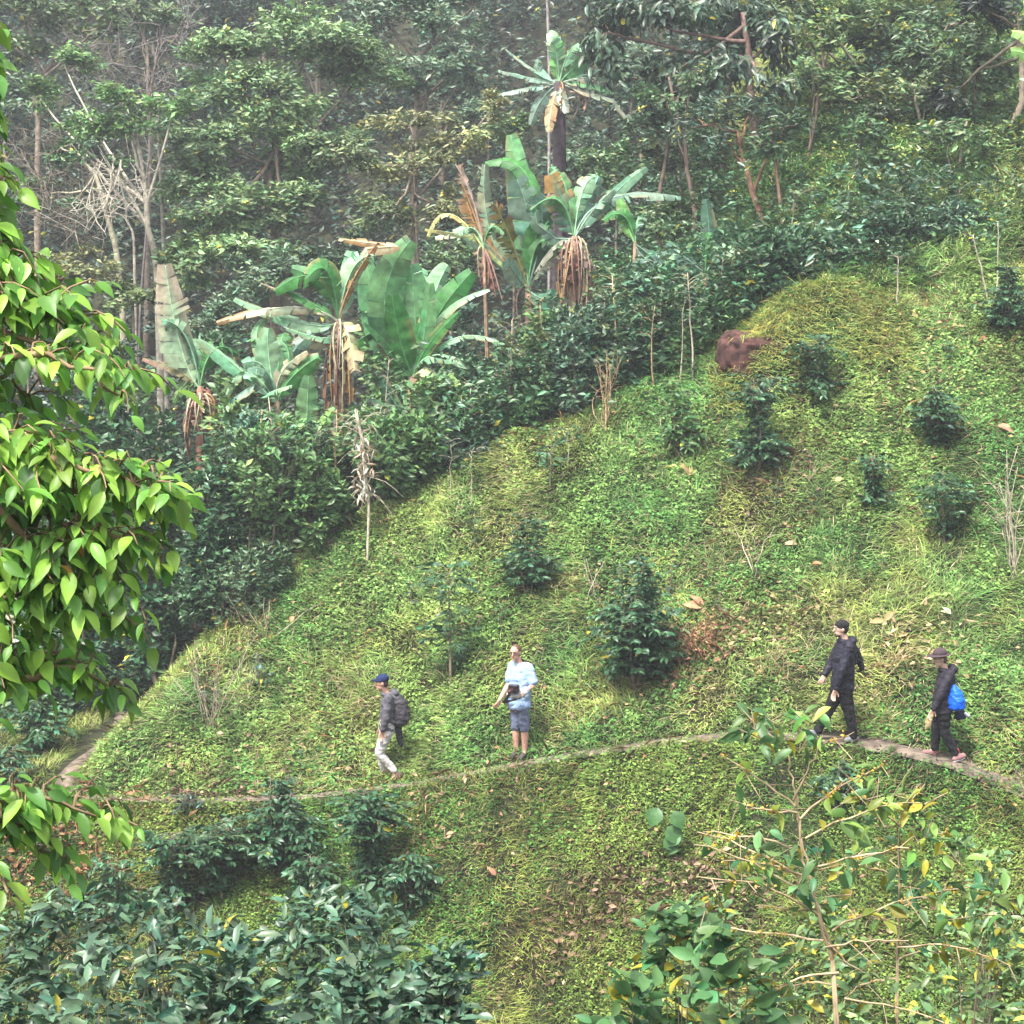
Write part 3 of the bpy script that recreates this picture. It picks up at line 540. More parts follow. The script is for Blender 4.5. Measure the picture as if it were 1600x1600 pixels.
# ================================================================== RED ROCK
b = ground(1163, 585); rk = thing('boulder', 'dark red bare boulder sticking out under the grassy mound', 'rock', b)
import bmesh
bm = bmesh.new(); bmesh.ops.create_icosphere(bm, subdivisions=5, radius=1)
for v in bm.verts:
    c = v.co.copy(); s_ = np.sign; e = .62
    q = Vector([math.copysign(abs(t) ** e, t) for t in c]); nz = fbm(np.array([c.x * 2.2 + c.z * 1.3 + 5]), np.array([c.y * 2.2 + c.z * 1.9 + 3]))[0]; nz2 = vnoise(np.array([c.x * 9 + c.z * 7]), np.array([c.y * 8 + c.z * 9]))[0]
    v.co = Vector((q.x * .66, q.y * .7, q.z * .46)) * (1 + .42 * (nz - .5) + .06 * nz2)
me = bpy.data.meshes.new('rock_face'); bm.to_mesh(me); bm.free(); me.shade_smooth()
me.materials.append(mat_plain('red_rock', (.045, .020, .016), .9, .5, 7, (.095, .042, .034), .9)); o = bpy.data.objects.new('rock_face', me); COL.objects.link(o); o.parent = rk; o.location = (.27, .52, .24)
# grass hanging over the mound above the rock
x, y = scatter(7000, MOUND[0] - 1.5, MOUND[0] + 1.9, MOUND[1] - .7, MOUND[1] + 1.0); z = H(x, y); n = len(x); g = Geo(); Nn = normals(x, y)
D = Nn * .5 + np.stack([rng.normal(0, .5, n), rng.normal(-.5, .4, n), rng.uniform(-.1, .4, n)], -1)
g.leaves(np.stack([x, y, z], -1), D, Nn + np.array([0, 0, .5]), rng.uniform(.14, .36, n), .014, jit((.25, .28, .07), n, .35, .16), T_BLADE)
x = rng.uniform(b[0] - .30, b[0] + 1.1, 4200); y = rng.uniform(b[1] + .05, b[1] + 1.2, 4200); q_ = 1 - np.abs((x - b[0] - .27) / .64) ** 3.2 - np.abs((y - b[1] - .52) / .68) ** 3.2; k_ = (q_ > .02) & (rng.random(4200) < sst(-.25, .25, x - b[0] - .05 + rng.normal(0, .12, 4200))); x = x[k_]; y = y[k_]; zt = np.maximum(b[2] + .24 + .45 * np.maximum(q_[k_], 0) ** .31, H(x, y)); n = len(x)
g.leaves(np.stack([x, y, zt], -1), np.stack([rng.normal(-.2, .5, n), rng.normal(-.9, .4, n), rng.uniform(-.7, .2, n)], -1), np.tile([0, -.5, .8], (n, 1)), rng.uniform(.12, .34, n), .014, jit((.25, .25, .06), n, .35, .16), T_BLADE)
tag(g.build('grass', M_GRASS), 'yellow mossy grass covering the mound over the red boulder', kind='stuff')
# ================================================================== BANK AND FOREGROUND SHRUBS
BK = 'dark shrubs on the bank below the path'
gcoffee(588, 1400, 1232, 125, 'rounded bluish coffee shrub right below the capped walker', group=BK, stems=5, dens=1.6, col=C_COF)
gcoffee(640, 1440, 1330, 90, 'lower lobe of dark shrub right of the rounded bluish shrub', group=BK, stems=4, dens=1.5)
gcoffee(432, 1370, 1205, 120, 'dark coffee shrub rising to the path at lower left', group=BK, stems=5, dens=1.5)
gcoffee(350, 1400, 1280, 130, 'wide dark shrub left of the one rising to the path', group=BK, stems=5, dens=1.3)
gcoffee(270, 1420, 1290, 140, 'dark shrub near the low foreground leaves on the left', group=BK, stems=5, dens=1.3)
gcoffee(480, 1440, 1330, 110, 'dark shrub below and right of the one rising to the path', group=BK, stems=4, dens=1.3, col=C_COF2)
gcoffee(170, 1440, 1330, 140, 'dark shrub behind the low foreground leaves, farthest left on the bank', group=BK, stems=4, dens=1.2, col=C_COF2)
gcoffee(1310, 1262, 1180, 110, 'dark low shrub under the path beneath the woman with the blue bag', group=BK, stems=4, col=C_COF2, L=.1)
gcoffee(60, 1180, 1085, 110, 'dim shrub left of the path bend behind foreground leaves', group=BK, stems=4)
gcoffee(20, 1240, 1160, 90, 'dim low shrub at the far left edge beside the path bend', group=BK, stems=3)
gcoffee(300, 1275, 1238, 70, 'small weed shrub on the path edge at left', group=BK, stems=3, col=C_BLU, L=.1)
def nearp(px, pt, d, wpx, label, fn=coffee_plant, **kw):
    b = spot(px, d); s = d / F_PX; zt = at(px, pt, d)[2]; return fn('coffee_bush', label, *(('shrub',) if fn is coffee_plant else ()), b, zt - b[2], wpx * s, **kw)
NB = (.075, .145, .085)
NG = 'near coffee bushes in the lower left corner'
for a in [(440, 1385, 14, 330, 'glossy coffee bush in the middle of the near lower left group'), (600, 1425, 12.5, 290, 'near coffee bush at the right end of the lower left group'),
          (690, 1480, 11.5, 170, 'low near coffee bush whose leaves reach farthest right of the lower left group'), (250, 1400, 13, 330, 'near coffee bush left of the middle of the lower left group'),
          (70, 1410, 12, 300, 'near coffee bush cut by the left edge'), (370, 1480, 9.8, 360, 'closest bluish coffee bush at the bottom edge'),
          (570, 1510, 9.4, 330, 'closest coffee bush right of the bluish one at the bottom edge'), (120, 1500, 9.4, 380, 'closest coffee bush at the bottom left corner')]:
    nearp(*a, fn=bush, L=.125 if a[2] > 11 else .12, col=NB if a[2] < 12 else (.058, .115, .064), n=300, k=8, asp=.40, T2=T_LEAF, yel=.01, group=NG, stems=7)
# broad leaved plants, lower right
for a in [(1060, 1430, 11, 260, 'broad leaved green bush at the bottom right of centre'), (1200, 1460, 10, 260, 'broad leaved bush at the bottom edge left of the bare coffee stem'), (1010, 1530, 9.6, 210, 'low broad leaved plant at the bottom edge, left end of the right group')]:
    nearp(*a, fn=bush, L=.135, col=(.075, .17, .06), asp=.5, T2=T_NEAR, mat=M_NEAR, k=7, n=130, yel=.05)
for a in [(1530, 1300, 14, 200, 'tall loose leafy bush at the right edge above the lower right corner'), (1300, 1420, 12.5, 220, 'green bush behind the bare berry stem at lower right'), (1150, 1400, 13, 150, 'small bush under the bare left twigs of the berry shrub'), (1480, 1400, 13, 250, 'leafy yellow green bush near the lower right edge'), (1570, 1330, 15, 150, 'green bush cut by the right edge in the lower half'), (1400, 1520, 11, 200, 'dense bush at the bottom edge right of the bare stem')]:
    nearp(*a, fn=bush, L=.115, col=(.11, .19, .065), asp=.4, T2=T_LEAF, k=7, n=150, yel=.12)
# bare coffee shrub with yellow berries --------------------------------------
def berry_shrub(label, d, trunk, laterals, leafs, berry_p, r0=.011, wood=(.34, .26, .16)):
    tp = [at(*p[:2], d + p[2]) for p in trunk]; bs = spot(trunk[0][0], d); tp[0] = np.array([tp[0][0], tp[0][1], min(bs[2], tp[0][2])])
    root = thing('berry_shrub', label, 'shrub', tp[0]); base = tp[0]; gs = Geo(); gl = Geo(); gb = Geo()
    for i_ in range(len(tp) - 1):
        ra = r0 * (1 - .65 * i_ / (len(tp) - 1)); rb = r0 * (1 - .65 * (i_ + 1) / (len(tp) - 1))
        for o_ in ((0, 0), (r0 * .9, .02)) if i_ < len(tp) // 2 + 1 else ((0, 0),):
            gs.tube(curve(tp[i_] + np.array([o_[0], o_[1], 0]), tp[i_ + 1] + np.array([o_[0] * .5, 0, 0]), n=6, wob=.006), np.linspace(ra, rb, 6), np.array(wood) * rng.uniform(.8, 1.1), 6)
    for (x0, y0, x1, y1, dd, sag, fr) in laterals:
        p0 = at(x0, y0, d); p1 = at(x1, y1, d + dd); c = curve(p0, p1, sag=sag * np.linalg.norm(p1 - p0), n=9, wob=.005); gs.tube(c, np.linspace(.007, .0028, 9), np.array(wood) * rng.uniform(.9, 1.35), 5)
        for t in np.linspace(.3, .98, max(4, int(np.linalg.norm(p1 - p0) / .05))):
            p = np.array([np.interp(t * 8, range(9), c[:, k]) for k in range(3)])
            if rng.random() < berry_p:
                for _ in range(rng.integers(2, 6)):
                    q = p + rng.normal(0, .012, 3); u = unit(rng.normal(0, 1, 3)); gb.leaves(q[None] - u * .008, u[None], unit(rng.normal(0, 1, (1, 3))), .018, .016, np.array([[.75, .55, .12]]) * rng.uniform(.7, 1.2), T_DIA)
                    gb.leaves(q[None] - u * .008, u[None], unit(rng.normal(0, 1, (1, 3))), .022, .02, np.array([[.65, .45, .08]]), T_DIA)
            if rng.random() < .55:
                q = p + rng.normal(0, .085, 3); gs.tube(curve(p, q, n=3), [.003, .0025, .002], np.array(wood), 3)
            if rng.random() < fr + .10:
                m = 2; D = unit((p1 - p0)[None] * .6 / np.linalg.norm(p1 - p0) + rng.normal(0, .6, (m, 3)) + np.array([0, 0, -.35])); Ls = rng.uniform(.09, .14, m)
                gl.leaves(np.repeat(p[None], m, 0), D, up_norm(D), Ls, Ls * .42, jit((.22, .32, .06) if rng.random() < .6 else (.09, .19, .06), m, .3, .15, .16), T_NEAR)
    for (px, py, n_, spread, c_) in leafs:
        n_ = int(n_ * 1.6)
        P = at(px, py, d)[None] + rng.normal(0, spread * d / F_PX, (n_, 3)) * np.array([1, 1, .7]); D = unit(rng.normal(0, 1, (n_, 3)) * np.array([1, 1, .3]) + np.array([0, 0, -.45])); Ls = rng.uniform(.08, .145, n_)
        gl.leaves(P, D, up_norm(D), Ls, Ls * .42, jit(c_, n_, .28, .12, .08), T_NEAR)
        near_t = min(tp, key=lambda q: np.linalg.norm(q - at(px, py, d)))
        for p in P[:max(2, n_ // 4)]: gs.tube(curve(at(px, py + spread * .7, d), p, n=4), [.005, .004, .004, .002], wood, 3)
    gs.build('stem', M_WOOD, root, loc=base, smooth=True); gl.build('foliage', M_NEAR, root, loc=base)
    if gb.n: gb.build('berries', M_NEAR, root, loc=base)
    return root
G1 = (.17, .30, .07); G2 = (.09, .19, .07); G3 = (.32, .40, .06)
berry_shrub('tall bare stemmed coffee shrub with yellow berries in front of the black jacket man', 10.0,
    [(1345, 1640, 0), (1300, 1500, 0), (1270, 1400, 0), (1250, 1310, 0), (1242, 1235, .05), (1232, 1180, .1)],
    [(1262, 1400, 1085, 1320, -.2, .06, .0), (1262, 1380, 1090, 1300, .2, .05, .0), (1250, 1330, 1100, 1300, .3, .04, .05), (1245, 1270, 1140, 1250, -.2, -.03, .0), (1243, 1260, 1125, 1178, .2, .02, .02),
     (1240, 1250, 1285, 1165, -.1, .04, .05), (1285, 1165, 1325, 1150, -.1, .02, .1), (1250, 1280, 1380, 1195, .3, .06, .04), (1258, 1310, 1440, 1255, .2, .07, .1), (1262, 1360, 1420, 1325, -.3, .03, .0),
     (1280, 1430, 1090, 1370, -.3, .07, .0), (1290, 1470, 1090, 1450, .3, .02, .0), (1300, 1455, 1450, 1400, .2, .06, .05), (1310, 1520, 1140, 1590, -.2, .1, .0), (1290, 1480, 1420, 1470, -.3, .03, .0),
     (1320, 1560, 1480, 1600, -.3, .05, .0), (1275, 1420, 1180, 1415, .3, -.02, .0), (1310, 1540, 1180, 1560, .3, .08, .0), (1262, 1370, 1130, 1345, 0, .05, 0), (1290, 1470, 1350, 1520, 0, -.05, .02)],
    [(1205, 1140, 12, 28, G2), (1265, 1120, 8, 20, G1), (1180, 1125, 8, 22, G2), (1250, 1160, 6, 20, G2), (1210, 1320, 8, 28, G2), (1270, 1340, 9, 30, G2), (1320, 1290, 6, 25, G1), (1330, 1370, 8, 40, G2), (1240, 1380, 8, 30, G2)], .42)
berry_shrub('yellowing coffee shrub with berries near the right edge', 11.2,
    [(1400, 1640, 0), (1402, 1500, 0), (1405, 1380, 0), (1405, 1290, 0), (1410, 1240, 0)],
    [(1405, 1290, 1330, 1240, -.2, .05, .2), (1405, 1280, 1445, 1225, .2, .03, .3), (1405, 1330, 1490, 1300, .2, .06, .3), (1403, 1370, 1310, 1350, -.2, .05, .1), (1403, 1420, 1550, 1390, .3, .07, .2), (1402, 1450, 1330, 1430, -.3, .05, .1),
     (1402, 1480, 1580, 1510, -.2, .1, .1), (1402, 1500, 1500, 1500, .3, .1, .05), (1402, 1530, 1320, 1560, .1, .1, .05)],
    [(1445, 1245, 5, 16, G3), (1390, 1225, 7, 22, G1), (1400, 1275, 7, 22, G1), (1440, 1310, 9, 28, G3), (1360, 1260, 7, 20, G2), (1460, 1400, 10, 32, G2), (1540, 1410, 9, 28, G1), (1500, 1330, 8, 30, G1), (1420, 1370, 9, 24, G2), (1560, 1440, 8, 25, G2), (1390, 1330, 6, 20, G2)], .35, r0=.008)
# small broad leaf plant by the bare soil
b = ground(1052, 1330); root = thing('taro_plant', 'small plant with big heart shaped leaves over a patch of bare soil', 'plant', b); g = Geo(); gl = Geo()
g.tube(curve(b, at(1045, 1285, b[1] - .25), sag=.05, n=6), np.linspace(.02, .012, 6), (.12, .14, .06), 5)
for (px, py, s_) in [(1028, 1262, .30), (1052, 1268, .28), (1042, 1292, .32), (1060, 1300, .28), (1038, 1310, .22), (1056, 1318, .2)]:
    p = at(px, py, b[1] - .25); g.tube(curve(b, p, sag=.08, n=5), [.01, .009, .008, .007, .006], C_GRN, 4)
    gl.leaves(p[None], np.array([[rng.normal(0, .5), -.5, -.6]]), np.array([[0, -.8, .6]]), s_, s_ * .85, np.array([[.08, .20, .06]]) * rng.uniform(.8, 1.2), T_NEAR)
g.build('stem', M_WOOD, root, loc=b); gl.build('leaf', M_NEAR, root, loc=b)
# ================================================================== BANANA PLANTS
B_TOP = (.050, .185, .045); B_MID = (.085, .22, .085); B_PALE = (.20, .36, .20); B_DK = (.03, .085, .045); B_YEL = (.36, .36, .13); B_BRN = (.28, .16, .06); B_TAN = (.42, .33, .20); B_DRY = (.25, .17, .13); B_LIT = (.20, .38, .10)
def V3_(x, y, z): return np.array([x, y, z], float)
def banana_leaf(root, base, pts, width, face=(0, -1, .35), col=B_MID, tear=.35, fold=.25, tip=None, name='leaf', wav=.06, blunt=.2, pet=.14):
    """pts: three or more world points along the midrib; lamina made of strips that can tear apart"""
    g = Geo(); pts = np.asarray(pts, float); n = 30; s = np.linspace(0, 1, n); m = len(pts)
    if m == 3: P = ((1 - s) ** 2)[:, None] * pts[0] + (2 * s * (1 - s))[:, None] * (2 * pts[1] - .5 * pts[0] - .5 * pts[2]) + (s ** 2)[:, None] * pts[2]
    else: P = np.stack([np.interp(s * (m - 1), range(m), pts[:, k]) for k in range(3)], 1)
    T = unit(np.gradient(P, axis=0)); fc = np.asarray(face, float) + rng.normal(0, .12, 3); Sd = unit(np.cross(T, fc)); Nn = np.cross(Sd, T); Nn *= np.sign((Nn * fc).sum(1, keepdims=True) + 1e-6)
    g.tube(P, np.linspace(.022, .005, n), np.clip(np.array(col) * 1.5 + .06, 0, .6), 5)
    t0 = pet; prof = lambda t: width / 2 * np.clip(np.sin(np.clip((t - t0) / (1 - t0), 0, 1) ** .75 * (math.pi - blunt) + .02), 0, 1) ** .55
    V = []; C = []; Fq = []
    for sg in (1, -1):
        i = int(t0 * n)
        while i < n - 1:
            ln = 1 if rng.random() < tear * .5 else int(rng.integers(2, 5)) if rng.random() < tear + .15 else int(rng.integers(5, 11)); j = min(n - 1, i + ln)
            phi = fold + (rng.normal(0, .34) * tear + abs(rng.normal(0, .5)) * tear * tear); swp = .22 + rng.normal(0, .08) * tear; sc_ = 1 - abs(rng.normal(0, .16)) * tear
            tone = np.array(col) * math.exp(rng.normal(0, .17)) * np.array([1 + rng.normal(0, .12), 1, 1]); brn = rng.random() < .28
            b0 = len(V)
            for k in range(i, j + 1):
                t = s[k]; wv = prof(t) * sc_; wob = wav * wv * math.sin(k * 1.3 + sg)
                shr = (0.985 if k in (i, j) else 1)
                for q, fr in enumerate((0, .5, 1)):
                    ph = phi * (.6 + .8 * fr); p = P[k] + Sd[k] * sg * wv * fr * math.cos(ph) * shr - Nn[k] * wv * fr * math.sin(ph) + T[k] * wv * fr * swp + Nn[k] * (wob * fr)
                    if k == i and i > int(t0 * n): p = p + T[k] * .02 * fr * (1 + tear * 2)
                    V.append(p); c = tone * (1.12 if fr == 0 else 1.0)
                    if brn and fr == 1: c = c * .35 + np.array([.30, .20, .09]) * .65
                    if tip is not None: c = c * (1 - sst(.55, .95, t * .8 + fr * .3)) + np.array(tip) * sst(.55, .95, t * .8 + fr * .3)
                    C.append(c)
            for k in range(j - i):
                a = b0 + 3 * k; Fq += [(a, a + 1, a + 4, a + 3), (a + 1, a + 2, a + 5, a + 4)]
            i = j
    g.v.append(np.array(V)); g.c.append(np.array(C)); g.q.append(np.array(Fq) + g.n); g.n += len(V)
    return g.build(name, M_BAN, root, loc=base, smooth=True)
def banana(label, px, d, trunk_top, leaves, cropo, sc_=2.58, skirt=0, skirt_len=.8, r=.13, bark=(.22, .15, .10), group='banana plants behind the grassy spur', base=None):
    b = spot(px, d) if base is None else base; root = thing('banana_plant', label, 'banana plant', b, group)
    X = lambda q, dd=0: at(cropo[0] + q[0] / sc_, cropo[1] + q[1] / sc_, d + dd); tt = X(trunk_top)
    g = Geo(); c = curve(b - np.array([0, 0, .1]), tt, side=.05, n=8); g.tube(c, np.linspace(r, r * .55, 8), bark, 9); 
    for k in range(5): a = k * 1.25; o = np.array([math.cos(a), math.sin(a), 0]) * r * .75; g.tube(curve(c[2] + o, tt + o * .3 + np.array([0, 0, .05]), n=6), np.linspace(r * .45, r * .2, 6), np.array(bark) * rng.uniform(.7, 1.5), 5)
    g.build('trunk', M_WOOD, root, loc=b, smooth=True)
    for L_ in leaves:
        kw = dict(L_[3]) if len(L_) > 3 else {}; q = L_[0]; dd = kw.pop('dd', 0.0)
        pts = [tt] + [X(p, dd * (k_ + 1) / len(q)) for k_, p in enumerate(q)] if kw.pop('trunk', True) else [X(p, dd * k_ / len(q)) for k_, p in enumerate(q)]
        banana_leaf(root, b, pts, L_[1] / sc_ * d / F_PX * 1.05, col=L_[2], **kw)
    big = r > .08
    for k in range(3 if big else 2):
        a = rng.uniform(0, 6.28); ln = rng.uniform(1.3, 2.1) * (1.0 if big else .55); o = np.array([math.cos(a), math.sin(a) * .8, 0]); tl = rng.uniform(.25, .75); banana_leaf(root, b, [tt, tt + o * ln * tl * .4 + V3_(0, 0, ln * .5), tt + o * ln * tl * 1.1 + V3_(0, 0, ln * (1.05 - tl) * .9)], rng.uniform(.40, .58) * (1 if big else .6), col=[B_TOP, B_MID, B_PALE, (.12, .24, .14)][rng.integers(0, 4)], tear=rng.uniform(.3, .8), face=(rng.normal(0, .4), -.9, .5), fold=rng.uniform(.1, .5))
    for k in range(skirt):
        a = rng.uniform(0, 6.28); o = np.array([math.cos(a), math.sin(a) - .3, 0]) * r; p0 = tt + o * 1.0 + np.array([0, 0, rng.uniform(-.3, .05)]); ln = skirt_len * rng.uniform(.5, 1.1)
        banana_leaf(root, b, [p0, p0 + o * rng.uniform(.7, 1.5) + np.array([0, 0, -ln * .3]), p0 + o * rng.uniform(.2, 1.5) + np.array([rng.normal(0, .07), 0, -ln])], rng.uniform(.16, .36), col=np.array([B_DRY, B_TAN, (.20, .10, .07), B_BRN][rng.integers(0, 4)]) * rng.uniform(.7, 1.2), tear=.9, fold=.9, name='dead_leaf', pet=.05)
    return root
c3 = (200, 350); c4 = (680, 40)
NT = {'trunk': False}
banana('main banana plant in the centre left, many upright glossy leaves on a short trunk', 646, 38.2, (1150, 620), [
    ([(1035, 330), (1140, 66)], 155, B_MID, dict(tear=.1)), ([(1100, 480), (1065, 290)], 120, B_TOP, dict(tear=.1, dd=-.5)), ([(1160, 420), (1140, 165)], 165, B_MID, dict(tear=.15, dd=.3)),
    ([(1230, 400), (1385, 195)], 130, B_TOP, dict(tear=.15, face=(-.3, -1, .1))), ([(1250, 380), (1455, 262)], 70, B_PALE, dict(tear=.2, face=(0, -.6, 1))), ([(1250, 528), (1478, 612)], 74, B_PALE, dict(tear=.6, face=(0, -.5, 1), dd=-.6)),
    ([(1340, 455), (1570, 520)], 46, B_PALE, dict(tear=.5, face=(0, -.3, 1))), ([(1200, 610), (1270, 715)], 95, (.32, .38, .20), dict(tear=.4, tip=B_TAN, face=(.2, -1, .4), dd=-.6)), ([(1090, 560), (1015, 470)], 80, B_TOP, dict(tear=.5, tip=B_BRN)),
    ([(1060, 500), (955, 395)], 60, B_TOP, dict(tear=.3, face=(.4, -.5, 1))), ([(1040, 450), (960, 150)], 150, B_MID, dict(tear=.2, dd=.6)), ([(1130, 360), (1190, 180)], 110, B_PALE, dict(tear=.2, dd=.8)), ([(1220, 330), (1290, 165)], 120, B_PALE, dict(tear=.35, dd=.9, face=(.5, -1, .2))),
    ([(1190, 480), (1215, 240)], 95, B_MID, dict(tear=.15, dd=-.3, face=(-.8, -1, .2))), ([(1210, 490), (1330, 360)], 60, B_TOP, dict(tear=.2, dd=-.5, face=(-.6, -1, .5)))], c3, r=.11, skirt=2)
banana('dark leaved young banana low in the shade under the main one', 640, 37.6, (1120, 770), [([(1060, 730), (965, 705)], 60, B_DK, dict(tear=.1, face=(0, -.7, 1))), ([(1180, 720), (1262, 708)], 80, B_DK, dict(tear=.1, face=(0, -.7, 1))), ([(1060, 700), (1020, 610)], 60, B_DK, dict(tear=.1)), ([(1230, 760), (1500, 790)], 50, B_DK, dict(tear=.1, face=(0, -.5, 1)))], c3, r=.07)
banana('banana with tan and brown dying leaves and a shredded dry trunk', 533, 37.4, (850, 395), [
    ([(720, 320), (535, 238)], 26, B_TAN, dict(tear=.6, face=(0, -.6, 1), tip=(.25, .18, .12))), ([(800, 260), (660, 178)], 76, B_MID, dict(tear=.08, face=(-.2, -1, .6))), ([(760, 330), (630, 262)], 60, B_TOP, dict(tear=.3, face=(0, -.6, 1))),
    ([(660, 335), (358, 398)], 62, (.42, .40, .28), dict(tear=.7, tip=B_BRN, face=(0, -.9, .8))), ([(700, 400), (430, 300)], 66, B_PALE, dict(tear=.2, face=(-.2, -.9, .8), dd=.3)), ([(885, 440), (915, 590)], 118, (.46, .40, .20), dict(tear=.6, tip=B_TAN, face=(.1, -1, .2), dd=-.6, fold=.35)),
    ([(900, 240), (1005, 75)], 66, B_BRN, dict(tear=.8, tip=(.25, .13, .05), fold=.6)), ([(880, 250), (900, 110)], 90, (.13, .33, .16), dict(tear=.2, dd=.4)), ([(960, 100), (1080, 90), (850, 60)], 60, B_TAN, dict(tear=.6, tip=B_BRN, face=(0, -1, .6), dd=.8)), ([(820, 460), (640, 420)], 50, B_PALE, dict(tear=.4, face=(0, -.5, 1), dd=-.4)),
    ([(840, 470), (810, 560)], 90, (.10, .17, .12), dict(tear=.5, dd=-.2))], c3, skirt=16, skirt_len=1.5, r=.12)
banana('pale bluish banana clump left of the dying one', 433, 36.8, (600, 720), [
    ([(420, 560), (285, 462)], 78, B_PALE, dict(tear=.05, face=(-.2, -.8, .9), fold=.5)), ([(570, 560), (565, 420)], 105, B_PALE, dict(tear=.1, face=(0, -1, .1))), ([(520, 640), (430, 700), (440, 790)], 70, (.15, .27, .20), dict(tear=.4, face=(0, -.6, 1))), ([(620, 600), (722, 515)], 60, (.24, .27, .17), dict(tear=.5, tip=B_TAN, face=(.2, -.8, .8))),
    ([(660, 620), (770, 535)], 100, B_TOP, dict(tear=.2)), ([(480, 600), (400, 690)], 60, B_PALE, dict(tear=.3, face=(0, -.6, 1))), ([(640, 560), (740, 440)], 90, (.10, .2, .14), dict(tear=.4, face=(.4, -.6, .6), dd=.5)), ([(560, 600), (480, 590)], 80, (.12, .24, .15), dict(tear=.3, face=(0, -.7, .9), dd=-.5)), ([(560, 690), (660, 650)], 70, B_PALE, dict(tear=.3, face=(0, -.5, 1), dd=-.6)),
    ([(520, 480), (560, 385)], 50, B_MID, dict(tear=.2, dd=.8)), ([(640, 500), (480, 470)], 50, B_MID, dict(tear=.4, face=(0, -.6, 1), dd=.4))], c3, r=.09)
banana('young banana with one upright broad leaf in front of the dry trunk', 478, 36.2, (715, 880), [([(722, 760), (728, 612)], 92, (.10, .22, .09), dict(tear=.05, fold=.15)), ([(640, 840), (590, 900)], 110, (.12, .19, .16), dict(tear=.2, face=(0, -.8, .7))), ([(770, 830), (830, 740)], 60, B_LIT, dict(tear=.1))], c3, r=.05)
banana('wilted banana at the left with one tall ribbed leaf and a rotten brown trunk', 305, 37.6, (290, 665), [
    ([(215, 500), (150, 165)], 165, (.24, .36, .22), dict(tear=.6, tip=(.45, .36, .26), fold=.12, wav=.02)), ([(200, 590), (60, 540)], 56, (.15, .16, .07), dict(tear=.4, tip=(.35, .2, .15), face=(0, -.6, 1))), ([(240, 640), (180, 720)], 60, (.12, .22, .06), dict(tear=.7)), ([(330, 690), (345, 745)], 40, (.30, .10, .07), dict(tear=.7)),
    ([(330, 680), (290, 700), (260, 720)], 40, (.28, .12, .08), dict(tear=.6))], c3, skirt=20, skirt_len=1.0, r=.12, bark=(.20, .10, .07))
banana('tall banana behind the main one with torn grey green leaves and a browned blade', 827, 40.2, (375, 1060), [
    ([(350, 760), (305, 440)], 120, B_MID, dict(tear=.1, dd=.6)), ([(385, 640), (202, 555)], 74, B_TOP, dict(tear=.1, face=(0, -.8, .8), dd=.5)), ([(395, 860), (330, 620)], 200, (.12, .21, .15), dict(tear=.55, dd=-.2)), ([(230, 860), (200, 560)], 96, (.17, .24, .15), dict(tear=.65, dd=.2)),
    ([(430, 820), (410, 690)], 140, (.10, .19, .14), dict(tear=.6, dd=-.4)), ([(330, 1010), (290, 945)], 90, (.17, .28, .20), dict(tear=.05, dd=-.6)), ([(430, 1100), (490, 1080)], 80, (.08, .18, .11), dict(tear=.1, dd=-.6)), ([(230, 900), (120, 820), (0, 850)], 84, (.22, .30, .20), dict(tear=.7, face=(0, -.6, 1))),
    ([(170, 830), (120, 690), (100, 560)], 80, B_BRN, dict(tear=.8, tip=(.3, .2, .15))), ([(300, 850), (240, 720)], 110, (.14, .15, .04), dict(tear=.8, tip=B_BRN, dd=-.5)), ([(200, 900), (150, 850), (-40, 820)], 40, B_YEL, dict(tear=.6, face=(0, -.6, 1), dd=-.5)), ([(450, 960), (530, 920)], 50, (.25, .27, .18), dict(tear=.6, face=(0, -.6, 1)))], c4, skirt=2, r=.12)
banana('brown hanging flower stalk banana with shrivelled leaves between the two tall ones', 770, 39.6, (195, 900), [
    ([(215, 960), (245, 1090)], 60, (.28, .12, .10), dict(tear=.9, fold=.7)), ([(190, 990), (205, 1060)], 50, (.22, .08, .07), dict(tear=.9, fold=.7)), ([(170, 800), (110, 640)], 60, B_BRN, dict(tear=.8, fold=.5)), ([(150, 700), (80, 560)], 40, (.30, .22, .18), dict(tear=.9)), ([(60, 760), (-30, 850)], 34, B_YEL, dict(tear=.4, face=(0, -.6, 1))), ([(230, 970), (270, 1110)], 40, (.32, .2, .16), dict(tear=.9, fold=.7))], c4, skirt=5, skirt_len=.7, r=.06)
banana('banana with a long skirt of hanging dry leaves on its trunk', 892, 39.4, (560, 860), [
    ([(535, 760), (470, 600)], 140, (.07, .15, .09), dict(tear=.4, tip=(.34, .18, .05))), ([(600, 740), (660, 610)], 110, (.08, .16, .11), dict(tear=.4, dd=.4)), ([(640, 740), (720, 660)], 70, (.16, .25, .17), dict(tear=.6, face=(.3, -.6, .8))), ([(700, 700), (990, 690)], 84, (.18, .28, .20), dict(tear=.7, face=(0, -.6, 1), dd=.4)),
    ([(720, 680), (850, 572)], 60, (.10, .21, .12), dict(tear=.1, face=(0, -.8, .6), dd=.8)), ([(590, 740), (570, 650)], 80, (.14, .23, .16), dict(tear=.6, dd=.6)), ([(490, 860), (410, 800), (400, 720)], 60, (.1, .18, .12), dict(tear=.4)), ([(480, 890), (400, 1000)], 44, (.28, .28, .20), dict(tear=.6, face=(-.3, -.6, 1)))], c4, skirt=26, skirt_len=1.5, r=.14)
banana('small banana with one bright lime leaf beside the dry skirted one', 985, 38.6, (805, 880), [([(770, 790), (745, 700)], 62, (.18, .38, .10), dict(tear=.1)), ([(870, 930), (900, 960)], 60, (.07, .14, .09), dict(tear=.4)), ([(850, 940), (930, 950)], 60, (.16, .22, .17), dict(tear=.5, face=(0, -.6, 1)))], c4, r=.06)
